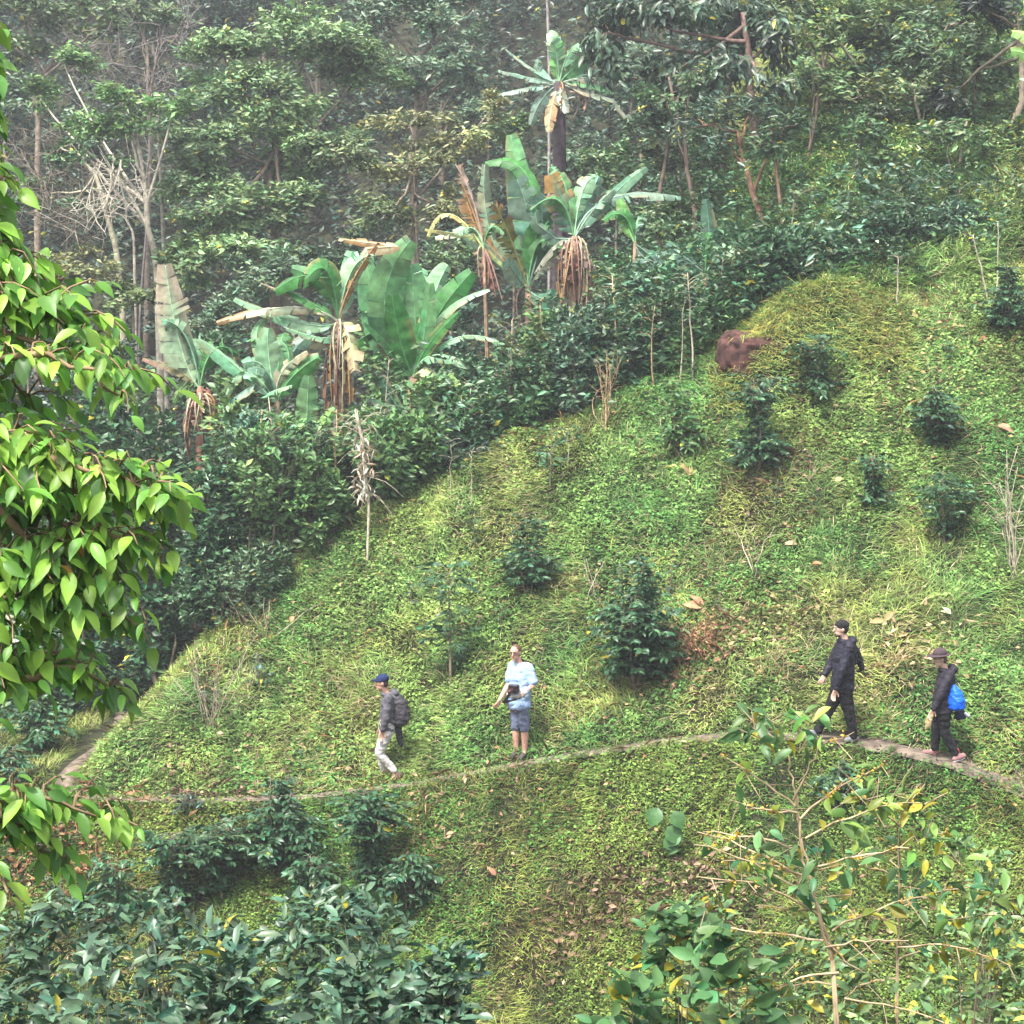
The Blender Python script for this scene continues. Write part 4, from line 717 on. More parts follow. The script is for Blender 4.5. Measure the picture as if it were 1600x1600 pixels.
banana('misty banana highest up the hill with a thick dark trunk', 876, 47, (500, 235), [
    ([(490, 150), (512, 62)], 60, (.11, .30, .08), dict(tear=.1)), ([(540, 190), (625, 115)], 80, B_MID, dict(tear=.1)), ([(400, 180), (285, 95)], 30, (.2, .3, .22), dict(tear=.4, face=(0, -.6, 1))), ([(380, 210), (255, 180)], 40, (.18, .28, .20), dict(tear=.4, face=(0, -.6, 1))), ([(380, 250), (260, 275)], 46, (.18, .28, .20), dict(tear=.5, face=(0, -.6, 1))),
    ([(430, 300), (385, 400)], 60, (.12, .2, .15), dict(tear=.3)), ([(510, 280), (530, 350)], 50, (.3, .36, .28), dict(tear=.3, dd=-.5)), ([(620, 270), (720, 300), (790, 400)], 54, (.28, .32, .24), dict(tear=.4, face=(0, -.5, 1))), ([(620, 210), (745, 240)], 50, (.2, .24, .18), dict(tear=.8, face=(0, -.6, 1))), ([(470, 330), (460, 425)], 56, (.36, .26, .14), dict(tear=.3, dd=-.6)),
    ([(600, 230), (720, 270)], 50, B_MID, dict(tear=.3, face=(0, -.6, 1))), ([(420, 190), (420, 140)], 50, (.16, .26, .18), dict(tear=.3))], c4, r=.26, bark=(.06, .045, .05), skirt=5)
banana('banana with one pale arching leaf and one dark upright leaf above the red rock', 1102, 37.2, (1090, 1000), [([(1105, 860), (1090, 700)], 70, B_DK, dict(tear=.05, dd=.3)), ([(1180, 900), (1290, 915)], 84, (.17, .28, .18), dict(tear=.3, face=(0, -.4, 1))), ([(960, 920), (880, 930)], 70, (.10, .18, .14), dict(tear=.5, face=(0, -.6, 1))), ([(1000, 930), (930, 880)], 50, (.12, .2, .15), dict(tear=.4))], c4, r=.06)
b = spot(1650, 38.0); banana('bright sunlit banana cut by the upper right corner', 1650, 38.0, (1690, 200), [([(1640, 110), (1580, 80)], 34, B_LIT, dict(tear=.3)), ([(1650, 60), (1600, 10)], 50, B_LIT, dict(tear=.3)), ([(1640, 90), (1582, 50)], 34, (.24, .42, .12), dict(tear=.2))], (0, 0), sc_=1, r=.15)
banana('pale drooping banana leaf plant at the left edge beside the path bend', -60, 32.5, (-60, 1010), [([(-10, 960), (62, 990)], 44, (.35, .36, .24), dict(tear=.7, face=(0, -.5, 1))), ([(0, 1000), (50, 1000)], 26, (.3, .42, .3), dict(tear=.2, face=(0, -.6, 1)))], (0, 0), sc_=1, r=.1)
# ================================================================== TREES ON THE FAR SIDE
def T(px, py, d): return at(px, py, d)
def tb(px, d): return spot(px, d)
FAR = 'trees on the misty far mountainside'
HZ1 = (.12, .20, .085); HZ2 = (.11, .18, .10); OL = (.21, .23, .10)
tree('broad_tree', 'large bushy tree filling the upper left centre with dense layered crown', [tb(430, 51), T(430, 380, 51), T(425, 260, 51), T(440, 160, 51)],
     [(480, 70, 110, 55, 51), (350, 85, 75, 45, 51.5), (420, 150, 110, 50, 50.5), (560, 120, 70, 50, 52), (350, 225, 90, 45, 50), (470, 235, 100, 48, 50.5), (300, 275, 60, 42, 50), (340, 330, 90, 46, 49.5), (450, 330, 80, 42, 50), (370, 400, 95, 40, 49), (290, 410, 50, 45, 49)], L=.21, col=(.16, .255, .105), dens=1.7, r0=.16)
tree('broad_tree', 'hazy dark crown right of the large bushy tree at the top edge', [tb(640, 58), T(650, 200, 58), T(650, 90, 58)], [(600, 25, 80, 55, 58), (690, 35, 60, 60, 58), (660, 100, 80, 45, 57.5), (730, 85, 35, 45, 58), (740, 10, 40, 40, 59)], L=.24, col=HZ2, r0=.14)
tree('broad_tree', 'olive leaved tree left of the tall bananas with gaps in its crown', [tb(640, 47), T(645, 330, 47), T(640, 240, 47)], [(640, 195, 70, 36, 48, OL), (720, 215, 52, 40, 48, OL), (560, 250, 60, 34, 47), (655, 275, 75, 32, 47, OL), (600, 335, 75, 36, 46.5), (700, 330, 50, 36, 47, OL), (770, 170, 36, 30, 49, OL)], L=.18, col=(.11, .15, .06), dens=.85, r0=.09)
tree('umbrella_tree', 'slender tree with a flat umbrella crown at upper left', [tb(246, 49), T(246, 420, 49), T(228, 320, 49), T(216, 230, 49)], [(60, 150, 50, 24, 52), (100, 100, 55, 24, 54), (140, 190, 45, 20, 49), (205, 160, 62, 28, 49), (275, 160, 48, 18, 49), (200, 195, 50, 14, 49), (108, 205, 20, 14, 49)], L=.22, col=(.12, .22, .07), bark=(.32, .29, .23), r0=.11, dens=1.2)
tree('slender_tree', 'straight pale trunk just right of the umbrella crowned tree', [tb(262, 50), T(258, 420, 50), T(250, 280, 50), T(246, 170, 50)], [(255, 195, 22, 12, 50), (280, 215, 14, 8, 50)], bark=(.32, .29, .24), r0=.08)
tree('bare_tree', 'half bare pale branching tree left of the umbrella crowned tree', [tb(196, 48), T(190, 410, 48), T(165, 340, 48), T(150, 275, 48), T(122, 240, 48)], [(124, 245, 16, 9, 48), (185, 255, 14, 8, 48), (118, 320, 12, 8, 48), (95, 230, 40, 20, 50), (60, 300, 45, 25, 51), (150, 330, 30, 16, 49)], bark=(.34, .31, .22), r0=.09, dens=1.6)
def bare(label, px, d, pts, tips, col=(.14, .12, .115), r0=.045):
    base = tb(px, d); root = thing('bare_tree', label, 'tree', base, None); g = Geo(); c = [base] + [T(*p, d) for p in pts]; c = np.array(c); s = np.linspace(0, len(c) - 1, 12); c = np.stack([np.interp(s, range(len(c)), c[:, k]) for k in range(3)], 1); c[1:] += rng.normal(0, .04, c[1:].shape)
    g.tube(c, np.linspace(r0, r0 * .4, 12), col, 6); g2 = Geo()
    for (x_, y_) in tips:
        a = c[rng.integers(6, 12)]; e = T(x_, y_, d + rng.normal(0, 1)); b1 = curve(a, e, sag=.15, side=rng.normal(0, .15), n=9, wob=.05); g.tube(b1, np.linspace(r0 * .45, .01, 9), col, 4)
        for k in range(14):
            q = b1[rng.integers(3, 9)]; f = q + rng.normal(0, .55, 3); b2 = curve(q, f, sag=.06, n=5, wob=.03); g.tube(b2, [.014, .012, .01, .008, .005], np.array(col) * 1.2, 3)
            for m in range(2): g.tube(curve(b2[3], b2[3] + rng.normal(0, .35, 3), n=3), [.008, .007, .004], np.array(col) * 1.2, 3)
    g.build('trunk', M_WOOD, root, loc=base, smooth=True); return root
bare('leafless purple brown tree in the mist at the top left', 210, 57, [(230, 300), (235, 200), (225, 110)], [(90, 80), (130, 60), (60, 130), (180, 40), (250, 40), (280, 70), (110, 110), (300, 20), (200, 90)])
bare('leafless brown brush tree against the left edge', 60, 50, [(100, 380), (110, 300)], [(40, 250), (70, 210), (30, 300), (90, 230), (150, 330), (60, 340), (20, 200), (130, 380)], col=(.13, .11, .085), r0=.03)
bare('leaning bare sapling crossing the umbrella trunk', 215, 47.5, [(215, 380), (195, 320), (185, 250)], [(140, 360), (110, 330), (220, 300), (130, 290)], col=(.30, .27, .22), r0=.045)
base = tb(858, 55); root = thing('dead_pole_tree', 'thin straight leafless pole rising from the mist at the top centre', 'dead tree', base); g = Geo(); g.tube(np.array([base, T(858, 100, 55), T(855, 0, 55), T(853, -60, 55)]), [.05, .045, .04, .03], (.26, .23, .22), 6); g.build('trunk', M_WOOD, root, loc=base, smooth=True)
tree('broad_tree', 'pale olive crown at the extreme upper left corner', [tb(60, 57), T(60, 200, 57), T(60, 100, 57)], [(45, 25, 70, 35, 57), (25, 75, 50, 30, 57), (130, 10, 50, 25, 58), (150, 45, 45, 18, 57)], L=.24, col=(.085, .13, .05), r0=.12)
tree('broad_tree', 'yellow green crown strip along the top edge left of the bushy tree', [tb(230, 60), T(235, 200, 60), T(230, 80, 60)], [(210, 8, 55, 22, 60), (260, 28, 40, 16, 60)], L=.24, col=(.09, .14, .055), r0=.1)
for (px, cy_, rx, ry, d, c_, lab) in [
    (110, 420, 90, 36, 46, OL, 'olive bush under the bare tree at the left'), (40, 470, 60, 40, 45, HZ1, 'green bush under the top branches of the foreground tree'), (205, 455, 60, 30, 45, (.10, .14, .05), 'yellowish bush left of the tall ribbed banana leaf'),
    (340, 500, 60, 60, 43, HZ2, 'dark bush between the ribbed leaf and the pale banana clump'), (420, 420, 70, 40, 44.5, HZ2, 'dark shrub above the horizontal tan banana leaf'), (520, 400, 50, 45, 45, (.04, .08, .04), 'dark shrub behind the dying banana'),
    (170, 560, 60, 50, 40, (.04, .08, .045), 'dark bush in the gully left of the ribbed banana leaf'), (700, 400, 40, 40, 44, HZ1, 'bush behind the main banana'), (960, 420, 60, 40, 42, (.06, .13, .045), 'green bush right of the dry skirted banana'),
    (1040, 330, 60, 40, 42, (.075, .13, .05), 'green bush right of the pale horizontal banana leaf'), (960, 250, 60, 50, 46, HZ1, 'bush below the misty banana'), (800, 200, 40, 30, 50, HZ1, 'bush left of the misty banana trunk'),
    (760, 165, 50, 35, 62, HZ2, 'faint bush in the misty gap at the top centre'), (1060, 240, 60, 35, 44, (.085, .12, .05), 'olive bush below the big drooping tree'), (1240, 335, 55, 40, 42, (.04, .075, .045), 'round dark bush right of the red trunk'),
    (1130, 420, 45, 35, 40, (.045, .09, .045), 'dark bush under the red trunk'), (1110, 365, 50, 28, 41, (.07, .13, .05), 'green bush left of the red trunk foot'), (1395, 345, 42, 24, 41, (.05, .11, .06), 'bluish topped bush carried on pale stems'),
    (1500, 225, 66, 18, 42, (.07, .15, .09), 'flat bluish spray bush at the upper right'), (1540, 300, 60, 45, 41, (.11, .17, .05), 'yellow green bush near the right edge'), (1480, 380, 50, 40, 40, (.055, .11, .045), 'dark green bush above the slender saplings'),
    (1570, 400, 40, 50, 39, (.05, .1, .05), 'dark bush against the right edge above the grass'), (1330, 350, 55, 40, 41.5, (.07, .10, .045), 'brownish green bush in the middle right'), (1570, 180, 40, 50, 43, (.12, .18, .06), 'pale green bush under the sunlit banana'),
    (1290, 260, 50, 35, 43, (.08, .13, .045), 'green bush between the red trunk and the dark stemmed tree'), (1450, 290, 45, 30, 42.5, (.09, .14, .05), 'light bush right of the dark stemmed tree')]:
    tree('hillside_bush', lab, [tb(px, d), T(px + 4, cy_ + ry * .9, d), T(px, cy_, d)], [(px - rx * .4, cy_ + ry * .15, rx * .6, ry * .75, d, c_), (px + rx * .4, cy_, rx * .6, ry * .8, d, c_), (px, cy_ + ry * .5, rx * .7, ry * .6, d - .4, c_)], L=.17, dens=1.0, r0=.04, cat='bush', twig=.5, group='bushes scattered over the hillside behind')
tree('drooping_tree', 'big dark tree with drooping leaves at the top right of centre', [tb(1170, 44), T(1175, 190, 44), T(1168, 90, 44), T(1160, 20, 44)],
     [(950, 50, 65, 45, 44), (1035, 40, 75, 50, 44), (1120, 25, 80, 45, 44.5), (1120, 105, 75, 45, 43.5), (1205, 60, 60, 55, 44), (1040, 120, 65, 40, 43.5), (970, 120, 50, 35, 44), (1195, 135, 50, 30, 43)], L=.30, asp=.36, col=(.045, .08, .045), dens=.9, droop=.7, r0=.13, bark=(.17, .11, .09), T=T_LEAF)
tree('red_trunk_tree', 'leaning tree with a reddish forked trunk and feathery crown right of centre', [tb(1192, 41), T(1190, 350, 41), T(1170, 280, 41), T(1152, 205, 41)], [(1110, 195, 50, 22, 41), (1170, 180, 50, 22, 41), (1215, 190, 45, 22, 41), (1140, 225, 40, 12, 41)], L=.24, asp=.25, col=(.06, .11, .07), bark=(.24, .13, .085), r0=.09, droop=.2)
tree('broad_tree', 'wide mixed green crown along the top edge at the right', [tb(1420, 45), T(1425, 250, 45), T(1420, 120, 45)], [(1290, 45, 65, 42, 44), (1380, 35, 75, 42, 44.5, (.09, .14, .045)), (1480, 40, 80, 50, 44, (.07, .13, .045)), (1420, 100, 75, 38, 43), (1300, 125, 60, 30, 43.5), (1350, 150, 60, 26, 43, (.09, .12, .04)), (1235, 20, 40, 30, 45, (.11, .15, .05))], L=.24, asp=.32, col=(.06, .11, .045), r0=.12, droop=.3, yel=.03)
tree('broad_tree', 'very dark crown hanging into the upper right corner', [tb(1560, 41), T(1600, 150, 41), T(1590, 40, 41)], [(1540, 15, 60, 30, 41), (1590, 20, 40, 25, 41), (1530, 110, 60, 36, 42, (.07, .12, .05)), (1490, 150, 50, 30, 42)], L=.22, col=(.03, .05, .035), r0=.10, droop=.3)
tree('dark_stemmed_tree', 'many stemmed tree with thin dark branches at the right of the hillside', [tb(1335, 42.5), T(1330, 340, 42.5), T(1340, 260, 42.5)], [(1290, 215, 52, 26, 42.5), (1360, 195, 55, 30, 42.5), (1425, 190, 52, 26, 42.5), (1350, 240, 60, 18, 42)], L=.17, col=(.065, .10, .05), dens=.8, bark=(.10, .08, .06), r0=.07, twig=1.6)
AIR = 'airy thin trunked trees on the upper right hillside'
for (bx, d, by, ty, lean, crown, c_, wd_, lab) in [
    (1085, 42.5, 330, 120, -40, [(1040, 150, 45, 22), (1075, 115, 45, 22)], (.09, .16, .07), (.14, .10, .08), 'airy tree leaning left under the big drooping tree'),
    (1255, 42, 340, 110, 30, [(1270, 120, 50, 24), (1310, 150, 40, 18)], (.10, .17, .06), (.13, .09, .07), 'airy tree with a thin trunk leaning right beyond the red trunk'),
    (1300, 43.5, 300, 40, -20, [(1265, 70, 45, 26), (1300, 35, 50, 24)], (.12, .19, .06), (.20, .15, .11), 'taller airy tree with crown touching the top edge at the right'),
    (1395, 43, 320, 90, 40, [(1420, 120, 45, 22), (1450, 90, 40, 20)], (.08, .14, .06), (.08, .06, .05), 'airy dark trunked tree leaning right in the upper right'),
    (1455, 42, 300, 130, -30, [(1415, 150, 38, 18), (1450, 140, 40, 16)], (.12, .18, .07), (.25, .21, .16), 'airy pale trunked tree in the upper right'),
    (1520, 42, 290, 60, 10, [(1500, 85, 45, 26), (1545, 75, 40, 22)], (.09, .16, .06), (.15, .11, .08), 'airy tree left of the dark corner crown'),
    (1130, 45, 250, 60, 20, [(1140, 75, 40, 26)], (.07, .13, .06), (.12, .08, .07), 'thin tree standing inside the big drooping crown'),
    (1580, 41, 330, 220, -20, [(1560, 225, 35, 20), (1585, 205, 30, 18)], (.14, .22, .08), (.28, .24, .18), 'small airy tree at the right edge below the sunlit banana')]:
    m_ = (by + ty) / 2; tree('airy_tree', lab, [tb(bx, d), T(bx, by, d), T(bx + lean * .4, m_, d), T(bx + lean, ty, d)], [(*q, d) for q in crown], L=.19, col=c_, dens=.75, bark=wd_, r0=.065, twig=1.5, group=AIR)
for (bx, d, by, ty, lean, crown, c_, wd_, lab) in [
    (1330, 40.5, 420, 190, 20, [(1335, 215, 50, 26), (1370, 240, 36, 18)], (.08, .15, .06), (.10, .08, .06), 'airy tree low on the hillside above the mound'),
    (1225, 40.5, 400, 200, -20, [(1195, 225, 45, 22), (1225, 200, 40, 18)], (.07, .14, .06), (.17, .11, .08), 'airy tree just right of the red trunk'),
    (1480, 40.5, 400, 190, 30, [(1500, 215, 50, 24), (1470, 195, 40, 20)], (.10, .17, .07), (.26, .22, .16), 'airy pale stemmed tree above the slender saplings'),
    (1410, 44.5, 270, 20, -20, [(1390, 55, 60, 30), (1440, 40, 50, 26), (1400, 90, 50, 22)], (.06, .11, .055), (.10, .08, .06), 'dark airy tree behind the upper right canopy'),
    (1560, 43.5, 260, 60, -30, [(1530, 100, 50, 26), (1565, 130, 40, 24)], (.07, .13, .055), (.10, .08, .06), 'dark airy tree close to the upper right corner'),
    (1030, 43, 320, 150, 30, [(1050, 185, 50, 24), (1010, 200, 40, 20)], (.07, .13, .06), (.12, .09, .07), 'airy tree between the misty banana and the red trunk')]:
    m_ = (by + ty) / 2; tree('airy_tree', lab, [tb(bx, d), T(bx, by, d), T(bx + lean * .4, m_, d), T(bx + lean, ty, d)], [(*q, d) for q in crown], L=.19, col=c_, dens=1.0, bark=wd_, r0=.065, twig=1.5, group=AIR)
# faint far trees behind everything, one copied crown and trunk set ----------
fx, fd = 690, 67
p = tree('far_tree', 'faint tree crown in the mist above the olive leaved tree', [tb(fx, fd), T(fx, 160, fd)], [(fx - 30, 140, 50, 35, fd), (fx + 30, 120, 50, 35, fd), (fx, 90, 55, 30, fd)], L=.3, col=HZ2, r0=.12)
for (px, d, lab) in [(100, 80, 'faint tree crown along the top edge at the far left'), (600, 82, 'faint tree crown along the top edge in the centre'), (780, 84, 'faint tree crown along the top edge in the misty gap'), (330, 66, 'faint tree crown in the mist behind the large bushy tree'), (150, 66, 'faint tree crown in the mist behind the umbrella crown'), (500, 70, 'faint tree deep in the mist right of the bushy tree top'), (20, 68, 'faint tree in the mist behind the upper left corner'), (900, 63, 'faint tree in the mist behind the misty banana'), (1000, 66, 'faint tree in the mist behind the drooping tree'), (420, 74, 'faintest tree along the top edge left of centre'), (250, 72, 'faint tree in the mist between the umbrella crown and the bushy tree')]:
    r = p.copy(); COL.objects.link(r); b = tb(px, d); r.location = tuple(b); r.rotation_euler = (0, 0, rng.uniform(0, 6.28)); s_ = rng.uniform(.8, 1.2); r.scale = (s_,) * 3; r['label'] = lab
    for ch in p.children: c_ = ch.copy(); COL.objects.link(c_); c_.parent = r
# ================================================================== FOREGROUND TREE (LEFT)
def front_leaves(gl, gs, P, step, L, cols, droop=.5, pw=.46, spread=1.0):
    ln = np.linalg.norm(np.diff(P, axis=0), axis=1).sum(); m = max(2, int(ln / step)); s = np.linspace(.15, 1, m) * (len(P) - 1)
    Q = np.stack([np.interp(s, range(len(P)), P[:, k]) for k in range(3)], 1); o = unit(P[-1] - P[0]); sd_ = unit(np.cross(o, [0, 0, 1.]))
    sg = np.where(np.arange(m) % 2 == 0, 1, -1)[:, None]; D = unit(o * .6 + sd_ * sg * spread * .8 + np.array([0, 0, -droop]) + rng.normal(0, .22, (m, 3)))
    Ls = L * rng.uniform(.5, 1.15, m); kk = rng.random(m); base = np.array([cols[int(k * len(cols)) % len(cols)] for k in kk]); C = base * np.exp(rng.normal(0, .3, (m, 1)))
    Nn = np.array([0, -.25, 1.]) + rng.normal(0, .35, (m, 3)); gl.leaves(Q + D * .015, D, Nn, Ls, Ls * pw * rng.uniform(.85, 1.15, m), C, T_NEAR)
Y1 = (.25, .44, .06); Y2 = (.22, .40, .06); Y3 = (.13, .30, .05); Y4 = (.08, .20, .045); Y5 = (.25, .40, .05)
def front_tree(label, base, forks, boughs, n_tw, L=.098, cols=(Y1, Y1, Y2, Y2, Y3, Y3, Y3, Y4), d0=6.6, bark=(.22, .15, .09)):
    root = thing('foreground_tree', label, 'tree', base, None); gs = Geo(); gl = Geo(); base = np.asarray(base, float)
    tr = np.array([base] + forks); s = np.linspace(0, len(tr) - 1, 14); c = np.stack([np.interp(s, range(len(tr)), tr[:, k]) for k in range(3)], 1); gs.tube(c, np.linspace(.09, .03, 14), bark, 8)
    for (x0, y0, x1, y1, dd, rad, n_) in boughs:
        p1 = at(x1, y1, d0 + dd); p0 = at(x0, y0, d0 + dd * .5); a = c[np.argmin(np.linalg.norm(c - p0, axis=1))]
        bc = np.concatenate([curve(a, p0, sag=.1, n=6, wob=.02), curve(p0, p1, sag=.06, n=8, wob=.012)[1:]]); gs.tube(bc, np.linspace(.022, .004, len(bc)), bark, 5)
        tip = bc[5:]; R_ = rad * d0 / F_PX
        for k in range(int(n_ * 1.1)):
            q = tip[rng.integers(0, len(tip))]; v = rng.normal(0, .55, 3) * R_ * np.array([1, 1.3, .8]) + unit(p1 - p0) * R_ * .5; e = q + v + np.array([0, 0, -.1 * R_])
            tw = curve(q, e, sag=.04, n=5, wob=.006); gs.tube(tw, [.005, .0045, .004, .003, .002], bark, 3); front_leaves(gl, gs, tw, .033, L, cols)
            if rng.random() < .025: front_leaves(gl, gs, tw, .1, L, ((.38, .34, .04), (.40, .20, .05)))
        front_leaves(gl, gs, tip, .03, L, (Y1, Y2, Y5) if dd < 0 else cols)
    gs.build('trunk', M_WOOD, root, loc=base, smooth=True); gl.build('crown', M_NEAR, root, loc=base, smooth=True); return root
xb = -2.75; base = np.array([xb, 6.9, hz(xb, 6.9)])
front_tree('leafy foreground tree with bright yellow green leaves filling the left side', base, [at(-330, 1200, 6.8), at(-300, 900, 6.8), at(-260, 600, 6.7), at(-220, 300, 6.7), at(-200, 0, 6.8)], [
    (-70, 40, -10, 110, 0, 28, 8), (-70, 90, -8, 150, .1, 26, 8), (-60, 320, -5, 340, .1, 26, 8), (-60, 230, -6, 260, .1, 26, 7), (-40, 400, 22, 440, 0, 40, 9), (-60, 180, -5, 200, .1, 28, 6), (-60, 250, 0, 290, 0, 28, 6), (-60, 380, 10, 400, 0, 40, 9), (-40, 430, 80, 450, .2, 30, 6),
    (-100, 480, 60, 500, 0, 70, 16), (-80, 500, 150, 520, .1, 62, 20), (-60, 540, 195, 580, 0, 48, 20), (0, 560, 190, 620, -.2, 40, 10), (-60, 600, 60, 640, .2, 50, 10),
    (-80, 680, 60, 700, .1, 80, 20), (-40, 720, 160, 740, -.1, 62, 24), (20, 740, 235, 770, -.2, 45, 24), (20, 780, 245, 800, -.1, 45, 18), (-60, 800, 90, 800, .1, 90, 26), (40, 840, 250, 880, -.1, 42, 20),
    (0, 870, 180, 880, 0, 75, 26), (-60, 900, 60, 900, .1, 85, 24), (30, 930, 180, 965, .1, 60, 18), (-40, 960, 80, 960, 0, 70, 18), (-40, 1050, 120, 1060, .2, 60, 20), (-60, 1060, 30, 1060, .1, 70, 18), (40, 1060, 170, 1075, .1, 36, 8)], 0)
xb = -2.2; base = np.array([xb, 6.3, hz(xb, 6.3)])
front_tree('low foreground sapling reaching in at the left edge below the main tree', base, [at(-260, 1500, 6.3), at(-230, 1380, 6.3), at(-200, 1300, 6.3)], [
    (-60, 1250, 60, 1260, 0, 48, 14), (-40, 1270, 150, 1275, 0, 34, 10), (0, 1290, 215, 1290, .1, 24, 6), (-60, 1300, 60, 1330, .1, 36, 9), (-60, 1370, 12, 1395, -.5, 14, 2), (20, 1290, 95, 1350, .1, 18, 3)], 0, d0=6.6, L=.10)
# ================================================================== HAZE
bm = bmesh.new(); bmesh.ops.create_cube(bm, size=1)
for v in bm.verts: v.co = Vector((v.co.x * 244, v.co.y * 214 + 44, (v.co.z + .5) * 47.5 - 13.5))
me = bpy.data.meshes.new('haze'); bm.to_mesh(me); bm.free(); hm = bpy.data.materials.new('haze'); hm.use_nodes = True; n = hm.node_tree; n.nodes.clear()
pv = n.nodes.new('ShaderNodeVolumePrincipled'); pv.inputs['Color'].default_value = (.90, .92, 1, 1); pv.inputs['Density'].default_value = HAZE; pv.inputs['Anisotropy'].default_value = .2; o_ = n.nodes.new('ShaderNodeOutputMaterial'); n.links.new(pv.outputs[0], o_.inputs['Volume'])
me.materials.append(hm); hz_o = bpy.data.objects.new('haze', me); COL.objects.link(hz_o); tag(hz_o, 'thin pale mist hanging over the hillside', kind='stuff')
# ================================================================== PEOPLE
from mathutils import noise as mnoise
def V3(x, y, z): return np.array([x, y, z], float)
class Solid:
    def __init__(s): s.v = []; s.f = []; s.n = 0
    def rings(s, rs):
        k = len(rs[0]); V = np.concatenate(rs); b = s.n; m = len(rs); s.v.append(V); s.n += len(V)
        for i in range(m - 1):
            for j in range(k): s.f.append((b + i * k + j, b + i * k + (j + 1) % k, b + (i + 1) * k + (j + 1) % k, b + (i + 1) * k + j))
        s.f.append(tuple(b + j for j in range(k))[::-1]); s.f.append(tuple(b + (m - 1) * k + j for j in range(k)))
    def limb(s, a, b, ra, rb, k=14):
        a = np.asarray(a, float); b = np.asarray(b, float); T = b - a; L = np.linalg.norm(T) + 1e-9; T = T / L
        ref = V3(0, 0, 1) if abs(T[2]) < .9 else V3(0, 1, 0); A = unit(np.cross(ref, T)); B = np.cross(T, A); th = np.arange(k) * 2 * math.pi / k; c = np.cos(th)[:, None] * A + np.sin(th)[:, None] * B; rs = []
        for q in (-.98, -.7, -.35): rs.append(a + T * ra * q + c * ra * math.sqrt(1 - q * q))
        for t in np.linspace(0, 1, 5): rs.append(a + T * L * t + c * (ra + (rb - ra) * t))
        for q in (.35, .7, .98): rs.append(b + T * rb * q + c * rb * math.sqrt(1 - q * q))
        s.rings(rs)
    def chain(s, pts, rr):
        for i in range(len(pts) - 1): s.limb(pts[i], pts[i + 1], rr[i], rr[i + 1])
    def ell(s, c, r, fwd=(0, -1, 0), k=16):
        c = np.asarray(c, float); f = unit(np.asarray(fwd, float)); sd_ = unit(np.cross(f, V3(0, 0, 1))); u = np.cross(sd_, f); rs = []; th = np.arange(k) * 2 * math.pi / k
        for q in np.linspace(-.985, .985, 11): h = math.sqrt(1 - q * q); rs.append(c + u * r[2] * q + h * (np.cos(th)[:, None] * f * r[1] + np.sin(th)[:, None] * sd_ * r[0]))
        s.rings(rs)
    def loft(s, secs, fwd, k=20, p=2.4):
        """secs: (centre, half width, half depth) upwards"""
        f = unit(np.array([fwd[0], fwd[1], 0.])); sd_ = np.cross(f, V3(0, 0, 1)); th = np.arange(k) * 2 * math.pi / k; cs = np.sign(np.cos(th)) * np.abs(np.cos(th)) ** (2 / p); sn = np.sign(np.sin(th)) * np.abs(np.sin(th)) ** (2 / p)
        s.rings([np.asarray(c, float) + sd_ * w_ * sn[:, None] + f * d_ * cs[:, None] for c, w_, d_ in secs])
    def build(s, name, mat, parent, vox=.009, wr=0.0, wsc=9.0, sm=3, zcut=None):
        me = bpy.data.meshes.new(name); me.from_pydata([tuple(v) for v in np.concatenate(s.v)], [], s.f); me.update(); o = bpy.data.objects.new(name, me); COL.objects.link(o)
        m = o.modifiers.new('r', 'REMESH'); m.mode = 'VOXEL'; m.voxel_size = vox; m.use_smooth_shade = True
        if sm: q = o.modifiers.new('s', 'SMOOTH'); q.iterations = sm; q.factor = .5
        dg = bpy.context.evaluated_depsgraph_get(); me2 = bpy.data.meshes.new_from_object(o.evaluated_get(dg)); o.modifiers.clear(); o.data = me2; bpy.data.meshes.remove(me); me2.name = name
        if wr:
            n_ = len(me2.vertices); co = np.empty(n_ * 3, np.float32); me2.vertices.foreach_get('co', co); co = co.reshape(-1, 3); no = np.array([v.normal[:] for v in me2.vertices])
            d = np.array([mnoise.noise(Vector((c[0] * wsc, c[1] * wsc, c[2] * wsc * 1.7))) + .5 * mnoise.noise(Vector((c[0] * wsc * 2.3, c[1] * wsc * 2.3, c[2] * wsc * 3.3))) for c in co]); co = co + no * d[:, None] * wr
            me2.vertices.foreach_set('co', co.astype(np.float32).ravel()); me2.update()
        me2.materials.clear(); me2.materials.append(mat); me2.shade_smooth(); o.parent = parent; return o
def cloth(name, c, rough=.85, sc_=40): return mat_plain(name, c, rough, .18, sc_, None, .15, .2)
SKIN = mat_plain('skin', (.46, .26, .19), .55, .10, 20, (.54, .31, .23), .05); SKIN2 = mat_plain('skin_pale', (.50, .32, .25), .55, .1, 20, (.58, .38, .29), .05); LIP = mat_plain('lip', (.35, .13, .11), .5, .1); EYE = mat_plain('eye_dark', (.03, .02, .015), .25, .05, bump=0)
HAIR = mat_plain('hair_dark', (.035, .022, .016), .6, .3, 60); HAIRB = mat_plain('hair_brown', (.10, .055, .035), .6, .3, 60)
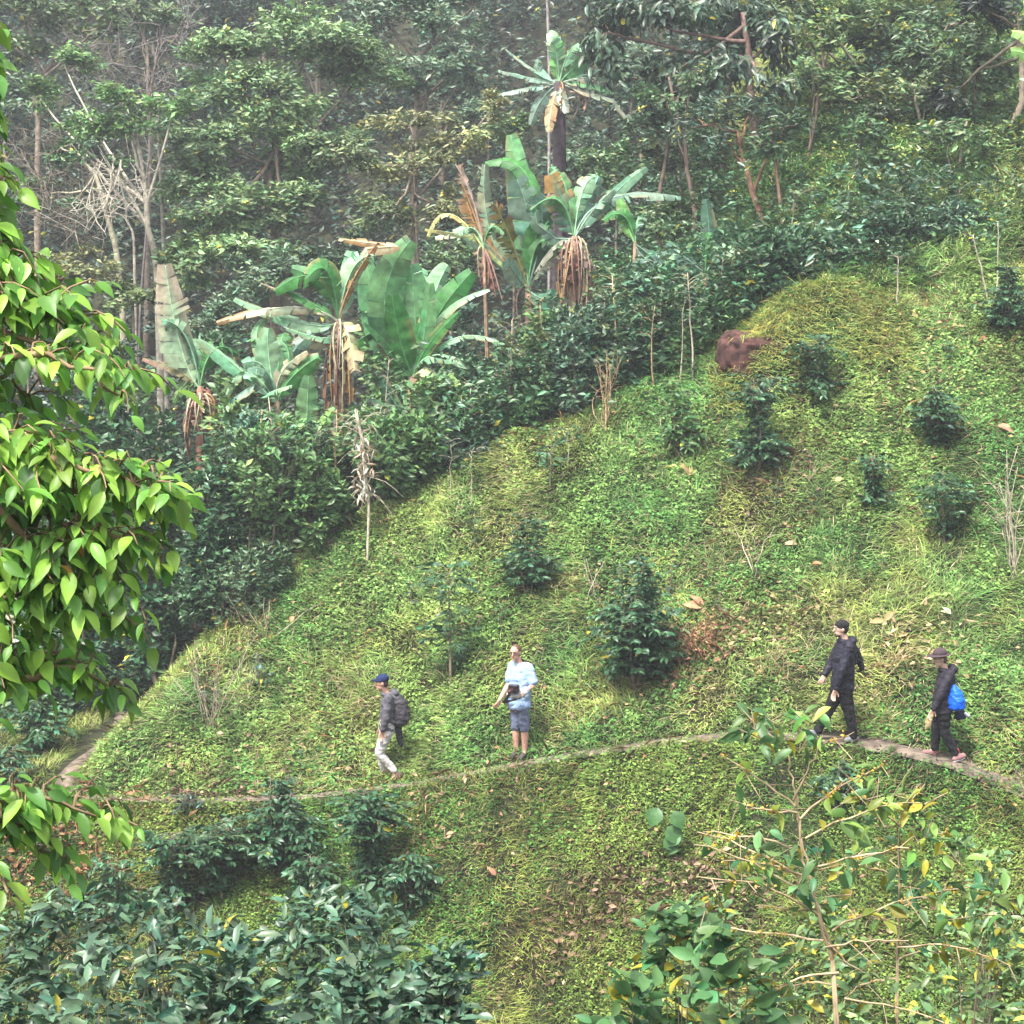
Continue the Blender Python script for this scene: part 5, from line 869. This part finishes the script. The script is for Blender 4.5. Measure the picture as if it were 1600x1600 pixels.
def hand(s, wrist, d, up_, r=1.0, curl=.5, side=1):
    """palm, four fingers of different length that bend, and a thumb off the side near the wrist"""
    d = unit(np.asarray(d, float)); n = unit(np.asarray(up_, float) - d * np.dot(up_, d)); w_ = np.cross(d, n) * side; W = np.asarray(wrist, float)
    for k in (-.027, -.009, .009, .027): s.limb(W + d * .005 + w_ * k * .7, W + d * .085 * r + w_ * k, .014, .0115, 8)
    for k, ln in ((-.031, .062), (-.0105, .076), (.0105, .080), (.031, .070)):
        a = W + d * .086 * r + w_ * k; d1 = unit(d - n * curl * .8); b = a + d1 * ln * .5 * r; d2 = unit(d - n * curl * 2.0); c = b + d2 * ln * .32 * r; e = c + unit(d - n * curl * 3.4) * ln * .26 * r
        s.limb(a, b, .0100, .0092, 8); s.limb(b, c, .0092, .0084, 8); s.limb(c, e, .0084, .0072, 8)
    a = W + d * .022 + w_ * .028; b = a + unit(d * .7 + w_ * .8 - n * .3) * .042; c = b + unit(d + w_ * .25 - n * .5) * .032; s.limb(a, b, .0135, .0110, 8); s.limb(b, c, .0110, .0085, 8)
def person(label, root_p, J, face, fwd, skin=SKIN, hair=HAIR, top=None, pants=None, shoes=None, sleeve='long', build_=1.0, shorts=False, hems=None, glasses=False, hair_back=True, handcurl=(.5, .5), hood=False, sole=None):
    root = thing('person', label, 'person', root_p, 'people on the hillside path'); face = unit(np.asarray(face, float)); fwd = unit(np.asarray(fwd, float)); sd_ = unit(np.cross(fwd, V3(0, 0, 1)))
    b = Solid(); hd = J['head']; nk = J['neck']; pv = J['pelvis']; ch = J['chest']; B = build_
    sa, sb_ = J['shA'], J['shB']; mid = (sa + sb_) / 2
    secs = [(pv + V3(0, 0, -.05), .10 * B, .08 * B), (pv, .145 * B, .10 * B), (pv + (ch - pv) * .45, .14 * B, .10 * B), (ch, .165 * B, .12 * B), (mid + V3(0, 0, -.03), .16 * B, .095 * B), (mid + V3(0, 0, .035), .07, .055)]
    b.loft(secs, fwd); b.limb(mid + V3(0, 0, -.02), nk, .060, .055); b.limb(nk, hd - V3(0, 0, .05) - face * .015, .055, .056)
    fs = unit(np.cross(face, V3(0, 0, 1))); fu = np.cross(fs, face)
    b.ell(hd + fu * .02, (.076, .096, .105), face); b.ell(hd - fu * .055 + face * .022, (.056, .064, .062), face); b.limb(hd + face * .088 + fu * .018, hd + face * .112 - fu * .022, .009, .014, 8); b.ell(hd + face * .085 + fu * .038, (.05, .016, .012), face); b.ell(hd + face * .080 - fu * .090, (.026, .018, .016), face)
    for q in (1, -1): b.ell(hd + fs * q * .079 - face * .008, (.012, .02, .032), face)
    for S, E, Hn, cu, sd2 in ((sa, J['elA'], J['haA'], handcurl[0], 1), (sb_, J['elB'], J['haB'], handcurl[1], -1)):
        b.limb(mid + (S - mid) * .6, S, .06 * B, .056 * B); b.chain([S, (S + E) / 2, E, E + (Hn - E) * .4, Hn], [.054 * B, .048 * B, .040 * B, .040 * B, .027]); dh = unit(unit(Hn - E) + J.get('hand_dir', V3(0, 0, 0)))
        hand(b, Hn, dh, unit(sd_ * sd2 + V3(0, 0, .2)), 1, cu, sd2)
    for a in 'AB':
        hp, kn, an, toe = J['hip' + a], J['kn' + a], J['an' + a], J['toe' + a]
        b.chain([hp, (hp + kn) / 2, kn, kn + (an - kn) * .35, an], [.088 * B, .072 * B, .054 * B, .056 * B, .036 * B]); b.limb(an, toe, .036, .028); b.limb(an, an + V3(0, 0, -.05), .036, .034)
    b.build('body', skin, root, vox=.0065, sm=2)
    # face
    for q in (1, -1):
        e = Solid(); e.ell(hd + face * .088 + fs * q * .032 + fu * .016, (.012, .006, .007), face, 8); e.build('eye', EYE, root, vox=.003, sm=0)
        e = Solid(); e.limb(hd + face * .096 + fs * q * .018 + fu * .036, hd + face * .088 + fs * q * .048 + fu * .038, .005, .004, 6); e.build('eyebrow', hair, root, vox=.003, sm=0)
    e = Solid(); e.limb(hd + face * .092 + fs * .022 - fu * .056, hd + face * .092 - fs * .022 - fu * .056, .006, .006, 6); e.build('mouth', LIP, root, vox=.003, sm=0)
    if hair_back:
        e = Solid(); e.ell(hd - face * .018 + fu * .040, (.082, .094, .094), face); e.ell(hd - face * .045 - fu * .01, (.074, .058, .075), face); e.build('hair', hair, root, vox=.006, wr=.004, wsc=40, sm=1)
    if glasses:
        e = Solid()
        for q in (1, -1):
            c0 = hd + face * .104 + fs * q * .034 + fu * .016
            for k in range(10): a1, a2 = k * .6283, (k + 1) * .6283; e.limb(c0 + fs * .024 * math.cos(a1) + fu * .017 * math.sin(a1), c0 + fs * .024 * math.cos(a2) + fu * .017 * math.sin(a2), .0032, .0032, 6)
            e.limb(c0 + fs * q * .024, hd + fs * q * .082 - face * .0 + fu * .02, .003, .003, 6)
        e.build('glasses', EYE, root, vox=.0028, sm=0)
    # top
    g_ = Solid(); k_ = 1.0; hem = J['hem']
    secs = [(hem, *J['hemr']), (hem + (ch - hem) * .4, J['hemr'][0] * .97, J['hemr'][1] * .97), (ch, .185 * B * k_, .138 * B), (mid + V3(0, 0, -.04), .18 * B, .12 * B), (mid + V3(0, 0, .04), .085, .07)]
    g_.loft(secs, fwd)
    for S, E, Hn, tag_ in ((sa, J['elA'], J['haA'], 'A'), (sb_, J['elB'], J['haB'], 'B')):
        g_.limb(mid + (S - mid) * .5, S, .075 * B, .074 * B)
        if sleeve == 'long': g_.chain([S, (S + E) / 2, E, E + (Hn - E) * .86], [.074 * B, .068 * B, .062 * B, .048 * B])
        else: g_.limb(S, S + (E - S) * .80, .074 * B, .078 * B)
    if hood: g_.ell(mid - fwd * .09 + V3(0, 0, .05), (.12, .075, .075), fwd); g_.ell(nk + V3(0, 0, -.045), (.092, .088, .04), fwd)
    else: g_.ell(mid + V3(0, 0, .03), (.085, .08, .035), fwd)
    g_.build(top[0], top[1], root, vox=.009, wr=.013, wsc=8)
    # trousers
    g_ = Solid(); g_.loft([(pv + V3(0, 0, -.07 if shorts else -.12), .16 * B, .125 * B), (pv, .178 * B, .13 * B), (pv + V3(0, 0, .12), .165 * B, .12 * B)], fwd)
    for a in 'AB':
        hp, kn, an = J['hip' + a], J['kn' + a], J['an' + a]
        if shorts: g_.chain([hp, hp + (kn - hp) * 1.02], [.088 * B, .078 * B])
        else: g_.chain([hp, (hp + kn) / 2, kn, kn + (an - kn) * .5, an + (kn - an) * .06], [.108 * B, .092 * B, .074 * B, .068 * B, .060 * B])
    g_.build(pants[0], pants[1], root, vox=.009, wr=.012, wsc=9)
    for a in 'AB':
        an, toe = J['an' + a], J['toe' + a]; d = unit(toe - an); heel = J['heel' + a]; tp = toe; ax = unit(tp - heel)
        g_ = Solid(); g_.chain([heel + V3(0, 0, .035), (heel + tp) / 2 + V3(0, 0, .035), tp + V3(0, 0, .026)], [.042, .046, .038]); g_.limb(an + V3(0, 0, -.01), heel + V3(0, 0, .04) + ax * .05, .046, .044)
        so = g_.build('shoe', shoes, root, vox=.008, wr=.004, wsc=20)
        g_ = Solid(); w_ = unit(np.cross(ax, V3(0, 0, 1)))
        for q in (-.022, 0, .022): g_.limb(heel + w_ * q - ax * .012, tp + w_ * q * 1.2 + ax * .018, .013, .012, 8)
        so2 = g_.build('sole', sole or EYE, so, vox=.006, sm=1)
    return root
def part(root, name, mat, fn, vox=.008, wr=0, sm=2, wsc=12):
    s = Solid(); fn(s); return s.build(name, mat, root, vox=vox, wr=wr, sm=sm, wsc=wsc)
def item(name, label, cat, origin, group=None): return thing(name, label, cat, origin, group)
def mk(o, sx, sy, S): return lambda px, py, y=0.0: V3((px - sx) / S, y, (sy - py) / S)
def foot_at(px, py):
    b = ground(px, py); return b
# --- walker with the navy cap
R1 = np.array(foot_at(606, 1224)); p = mk(0, 310, 1155, 477)
J = dict(head=p(270, 398, -.02), neck=p(296, 462), chest=p(318, 560), pelvis=p(308, 728), shA=p(322, 503, -.17), shB=p(318, 503, .17), elA=p(308, 640, -.22), haA=p(276, 752, -.19), elB=p(300, 640, .22), haB=p(262, 740, .18), hem=p(305, 752), hemr=(.175, .125),
         hipA=p(308, 760, -.085), hipB=p(302, 760, .085), knA=p(250, 935, -.09), knB=p(243, 930, .09), anA=p(366, 1068, -.08), anB=p(278, 1085, .08), toeA=p(352, 1140, -.1), heelA=p(412, 1108, -.08), toeB=p(238, 1146, .08), heelB=p(318, 1146, .08))
man1 = person('person in a navy cap, grey hooded top and cream trousers walking left under a backpack', R1, J, (-1, -.12, -.12), (-1, -.1, 0), top=('hooded_top', cloth('grey_fleece', (.085, .08, .095))), pants=('trousers', cloth('cream_cloth', (.42, .40, .39))), shoes=cloth('brown_shoe', (.11, .07, .06)), build_=.95, hood=True)
NAVY = cloth('navy_cotton', (.012, .022, .075))
def f(s): h = J['head']; s.ell(h + V3(.012, 0, .075), (.094, .106, .075), (-1, -.12, -.1)); s.ell(h + V3(-.005, 0, .05), (.096, .108, .035), (-1, -.12, -.1))
cap = part(man1, 'cap', NAVY, f, .006)
def f(s):
    h = J['head']
    for q in (-.05, -.025, 0, .025, .05): s.limb(h + V3(-.08, q, .058), h + V3(-.175 + abs(q) * .6, q * .9 - .012, .045), .009, .007, 8)
part(cap, 'peak', NAVY, f, .005)
bp = item('backpack', 'dark grey backpack on the back of the walker in the navy cap', 'backpack', R1 + p(410, 600)); O_ = p(410, 600); BPM = cloth('black_nylon', (.045, .042, .05), .6); BPM2 = cloth('grey_strap', (.12, .12, .13), .7)
q = lambda px, py, y=0.0: p(px, py, y) - O_
part(bp, 'bag_body', BPM, lambda s: s.loft([(q(398, 728), .10, .075), (q(402, 700), .145, .115), (q(412, 620), .155, .135), (q(402, 540), .14, .115), (q(382, 490), .10, .06)], (-1, 0), p=2.8), .009, .010)
part(bp, 'front_pocket', BPM, lambda s: s.loft([(q(440, 715), .09, .04), (q(455, 670), .12, .055), (q(458, 610), .12, .05), (q(440, 570), .10, .03)], (-1, 0), p=3), .008, .006)
for sy in (-.10, .10): part(bp, 'shoulder_strap', BPM2, lambda s: s.chain([q(372, 505, sy), q(338, 472, sy), q(306, 490, sy * 1.15), q(292, 560, sy * 1.25), q(315, 660, sy * 1.4), q(370, 690, sy * 1.2)], [.02, .022, .022, .02, .015, .014]), .007, sm=1)
part(bp, 'carry_handle', BPM2, lambda s: s.chain([q(372, 488, -.03), q(362, 470, -.02), q(362, 470, .02), q(372, 488, .03)], [.009] * 4), .005, sm=1)
jk = item('dark_jacket', 'dark jacket sleeve dangling under the dark grey backpack', 'jacket', R1 + p(395, 735)); q2 = lambda px, py, y=0.0: p(px, py, y) - p(395, 735)
part(jk, 'sleeve', cloth('black_sleeve', (.02, .02, .024)), lambda s: s.chain([q2(392, 725), q2(396, 780), q2(402, 840), q2(416, 880)], [.055, .055, .045, .028]), .008, .012)
# --- man in light blue shirt
R2 = np.array(foot_at(813, 1187)); p = mk(0, 1285, 985, 477)
J = dict(head=p(1247, 192, -.03), neck=p(1272, 262), chest=p(1283, 390), pelvis=p(1275, 590), shA=p(1345, 298, -.09), shB=p(1228, 296, .09), elA=p(1386, 425, -.16), haA=p(1322, 455, -.30), elB=p(1200, 425, .02), haB=p(1130, 535, -.20), hem=p(1278, 606), hemr=(.185, .145),
         hipA=p(1308, 605, -.05), hipB=p(1254, 605, .05), knA=p(1318, 755, -.06), knB=p(1250, 755, .03), anA=p(1318, 940, -.04), anB=p(1256, 945, .05), toeA=p(1290, 980, -.20), heelA=p(1322, 972, .0), toeB=p(1222, 985, -.06), heelB=p(1272, 975, .08))
man2 = person('man in a light blue t-shirt and grey shorts standing still on the path', R2, J, (-.42, -.95, -.08), (-.5, -.86, 0), skin=SKIN, hair=HAIRB, top=('t_shirt', cloth('light_blue_cotton', (.27, .38, .60))), pants=('shorts', cloth('grey_blue_twill', (.12, .14, .21))), shoes=cloth('dark_sandal', (.07, .06, .055)), sleeve='short', build_=1.04, shorts=True, glasses=True, handcurl=(.8, .5))
O_ = p(1245, 450, -.33); q = lambda px, py, y=0.0: p(px, py, y) - O_
bd = item('bundled_jacket', 'white and grey jacket bundled under the arm of the man in light blue', 'jacket', R2 + O_); part(bd, 'folded_cloth', cloth('white_cloth', (.40, .39, .40)), lambda s: (s.chain([q(1205, 485, -.33), q(1250, 480, -.36), q(1300, 465, -.33), q(1335, 445, -.28)], [.05, .07, .07, .05]), s.ell(q(1260, 460, -.34), (.07, .12, .065), (-1, 0, 0))), .009, .02)
cm = item('camera', 'black camera with a dark reddish lens held by the man in light blue', 'camera', R2 + p(1230, 430, -.42)); q = lambda px, py, y=0.0: p(px, py, y) - p(1230, 430, -.42)
BLK = mat_plain('black_plastic', (.018, .014, .016), .35, .2, 30)
part(cm, 'camera_body', BLK, lambda s: s.loft([(q(1238, 455, -.42), .075, .04), (q(1238, 450, -.42), .085, .05), (q(1236, 402, -.42), .085, .05), (q(1236, 396, -.42), .07, .035)], (-.4, -1), p=5), .006, sm=1)
part(cm, 'lens', mat_plain('lens_ring', (.05, .02, .022), .25, .2, 30), lambda s: s.limb(q(1224, 436, -.44), q(1205, 440, -.54), .042, .038), .006, sm=1)
part(cm, 'strap', BLK, lambda s: s.chain([q(1200, 470, -.40), q(1180, 505, -.38), q(1165, 535, -.36), q(1190, 528, -.36), q(1250, 510, -.40), q(1290, 500, -.38)], [.02, .028, .022, .02, .014, .012]), .006, sm=1)
# --- man in black jacket
R3 = np.array(foot_at(1316, 1162)); p = mk(0, 400, 1190, 562)
J = dict(head=p(372, 238, -.01), neck=p(402, 308), chest=p(400, 470), pelvis=p(388, 720), shA=p(428, 362, -.20), shB=p(404, 362, .20), elA=p(362, 560, -.26), haA=p(314, 722, -.24), elB=p(318, 545, .24), haB=p(258, 640, .16), hem=p(392, 748), hemr=(.20, .165),
         hipA=p(400, 740, -.09), hipB=p(378, 740, .09), knA=p(448, 940, -.09), knB=p(292, 930, .09), anA=p(486, 1128, -.08), anB=p(198, 1108, .08), toeA=p(425, 1166, -.1), heelA=p(508, 1162, -.07), toeB=p(122, 1122, .06), heelB=p(205, 1140, .08))
man3 = person('man in a black jacket and black trousers with a dark cap striding left', R3, J, (-1, -.18, 0), (-1, -.15, 0), skin=SKIN2, top=('jacket', cloth('navy_black_shell', (.016, .015, .026), .6)), pants=('trousers', cloth('black_cotton', (.010, .010, .012))), shoes=cloth('grey_trainer', (.16, .16, .17)), build_=1.08, hood=True)
def f(s): h = J['head']; s.ell(h + V3(.016, 0, .060), (.092, .110, .082), (-1, -.18, -.1)); s.ell(h + V3(.065, 0, .015), (.076, .05, .07), (-1, -.1, 0))
cap = part(man3, 'cap', cloth('black_knit', (.014, .014, .014)), f, .006)
part(man3, 'beard', HAIR, lambda s: s.ell(J['head'] + V3(-.045, -.008, -.088), (.055, .055, .028), (-1, -.18, 0)), .006)
jk = item('slung_jacket', 'black coat slung behind the shoulder of the man in the black jacket', 'jacket', R3 + p(505, 420)); q2 = lambda px, py, y=0.0: p(px, py, y) - p(505, 420)
part(jk, 'coat_flap', cloth('black_shell', (.018, .018, .024), .55), lambda s: (s.chain([q2(440, 330, .06), q2(478, 375, .06), q2(505, 430, .06), q2(535, 500, .08), q2(560, 570, .10)], [.05, .058, .06, .062, .045]), s.limb(q2(480, 400, -.04), q2(490, 520, -.02), .05, .03)), .009, .014)
# --- walker with the blue bag
R4 = np.array(foot_at(1476, 1188)); p = mk(0, 1250, 1322, 568)
J = dict(head=p(1192, 478, -.01), neck=p(1224, 540), chest=p(1240, 680), pelvis=p(1218, 890), shA=p(1258, 592, -.16), shB=p(1236, 592, .16), elA=p(1176, 750, -.22), haA=p(1122, 878, -.20), elB=p(1326, 770, .18), haB=p(1350, 868, .10), hem=p(1214, 915), hemr=(.19, .14),
         hipA=p(1222, 920, -.085), hipB=p(1206, 920, .085), knA=p(1238, 1090, -.08), knB=p(1184, 1095, .08), anA=p(1335, 1258, -.08), anB=p(1176, 1246, .08), toeA=p(1318, 1318, -.1), heelA=p(1392, 1296, -.08), toeB=p(1096, 1282, .08), heelB=p(1180, 1296, .08))
w4 = person('person in a brown brimmed hat and black jacket walking left with a blue drawstring bag', R4, J, (-1, -.15, -.22), (-1, -.12, 0), skin=SKIN2, hair=HAIRB, top=('jacket', cloth('charcoal_shell', (.022, .020, .028), .7)), pants=('trousers', cloth('black_trouser', (.012, .012, .015))), shoes=cloth('mauve_boot', (.24, .13, .13)), build_=.96, hood=True, sole=cloth('grey_sole', (.3, .3, .3)))
HT = cloth('brown_felt', (.055, .038, .042))
def f(s): h = J['head']; s.ell(h + V3(0, 0, .085), (.092, .105, .085), (-1, 0, -.15))
hat = part(w4, 'hat', HT, f, .006, .003)
part(hat, 'brim', HT, lambda s: s.ell(J['head'] + V3(-.015, 0, .058), (.165, .18, .014), (-1, 0, -.12), k=24), .006, .006)
for a in 'AB': part(w4, 'sock', cloth('red_sock', (.45, .05, .09)), lambda s: s.limb(J['an' + a] + V3(0, 0, .045), J['an' + a] + V3(0, 0, -.01), .043, .046), .006)
bg_ = item('drawstring_bag', 'bright blue drawstring bag on the back of the walker in the brown hat', 'bag', R4 + p(1306, 780, -.19)); q = lambda px, py, y=0.0: p(px, py, y) - p(1306, 780, -.19)
part(bg_, 'bag_body', cloth('blue_nylon', (.008, .10, .62), .4), lambda s: s.loft([(q(1308, 884, -.17), .09, .07), (q(1314, 865, -.17), .14, .115), (q(1314, 800, -.17), .15, .12), (q(1306, 740, -.17), .11, .09), (q(1296, 700, -.17), .06, .05), (q(1292, 676, -.17), .03, .03)], (-1, -.3), p=2.3), .008, .012)
for sy in (-.09, .09): part(bg_, 'cord', BPM, lambda s: s.chain([q(1294, 680, -.08), q(1270, 600, sy), q(1240, 575, sy * 1.3), q(1210, 640, sy * 1.4), q(1215, 760, sy * 1.6), q(1290, 870, sy)], [.007] * 6), .004, sm=0)
hm_ = item('straw_hat', 'tan floppy hat held low in the hand of the walker in the brown hat', 'hat', R4 + p(1090, 960, -.2)); q = lambda px, py, y=0.0: p(px, py, y) - p(1090, 960, -.2)
part(hm_, 'hat_crown', cloth('tan_felt', (.26, .20, .10)), lambda s: (s.ell(q(1084, 985, -.2), (.05, .03, .10), (-.7, -1, .2)), s.limb(q(1112, 935, -.2), q(1064, 1035, -.2), .03, .022)), .007, .008)
cm = item('camera', 'dark navy camera case carried behind by the walker in the brown hat', 'camera', R4 + p(1375, 930, .05)); q = lambda px, py, y=0.0: p(px, py, y) - p(1375, 930, .05)
part(cm, 'camera_body', cloth('navy_case', (.012, .018, .05), .5), lambda s: s.loft([(q(1372, 985, .05), .05, .06), (q(1375, 975, .05), .065, .085), (q(1378, 925, .05), .06, .075), (q(1368, 880, .05), .04, .045)], (-1, -.2), p=3.5), .007, .006)
part(cm, 'lens', mat_plain('lens_metal', (.35, .37, .40), .3, .2, 30), lambda s: s.limb(q(1405, 935, .03), q(1438, 952, .0), .032, .030), .005)
# big fallen leaves lying about ----------------------------------------------
for (px, py, s_, c_, lab) in [(1317, 760, .17, (.55, .47, .22), 'pale yellow leaf lying left of the compact coffee shrub'), (1098, 963, .30, (.40, .24, .13), 'long brown fallen leaf right of the largest coffee shrub'), (800, 1048, .0, None, ''), (1245, 862, .18, (.45, .36, .22), 'tan curled leaf lying right of the slope centre'),
                              (1268, 895, .16, (.50, .18, .10), 'reddish leaf lying above the man in the black jacket'), (1535, 542, .16, (.50, .16, .12), 'red leaf near the upper right of the grass'), (1557, 680, .26, (.46, .26, .17), 'upright brown leaf near the pale dead stalks at the right'), (1380, 985, .2, (.42, .30, .14), 'curled brown leaf on the grass between the two walkers in black'),
                              (1075, 755, .24, (.45, .33, .16), 'tan leaf blade lying below the loose dark shrub'), (1485, 975, .15, (.6, .6, .4), 'small pale leaf lying above the blue bag'), (455, 985, .14, (.5, .28, .15), 'orange leaf lying on the left part of the slope'), (210, 1020, .3, (.42, .22, .08), 'curled orange dead leaf by the path at the left'),
                              (775, 1380, .16, (.45, .22, .14), 'brown leaf lying on the bank below the path'), (1290, 1270, .0, None, '')]:
    if s_ == 0: continue
    b = ground(px, py) + V3(0, -.03, .12); o = item('fallen_leaf', lab, 'leaf', b); g = Geo(); D = rng.normal(0, 1, (2, 3)) * np.array([1, .3, .4]); D[1] = D[0] + rng.normal(0, .5, 3)
    Z0 = np.zeros((2, 3)); g.leaves(Z0, D, np.array([[0, -.8, .6], [.3, -.6, .7]]), s_ * 1.1, s_ * .5, np.array([c_]) * np.array([[1.], [.75]]), T_NEAR); o2 = g.build('leaf_blade', M_DRY, o, smooth=True)
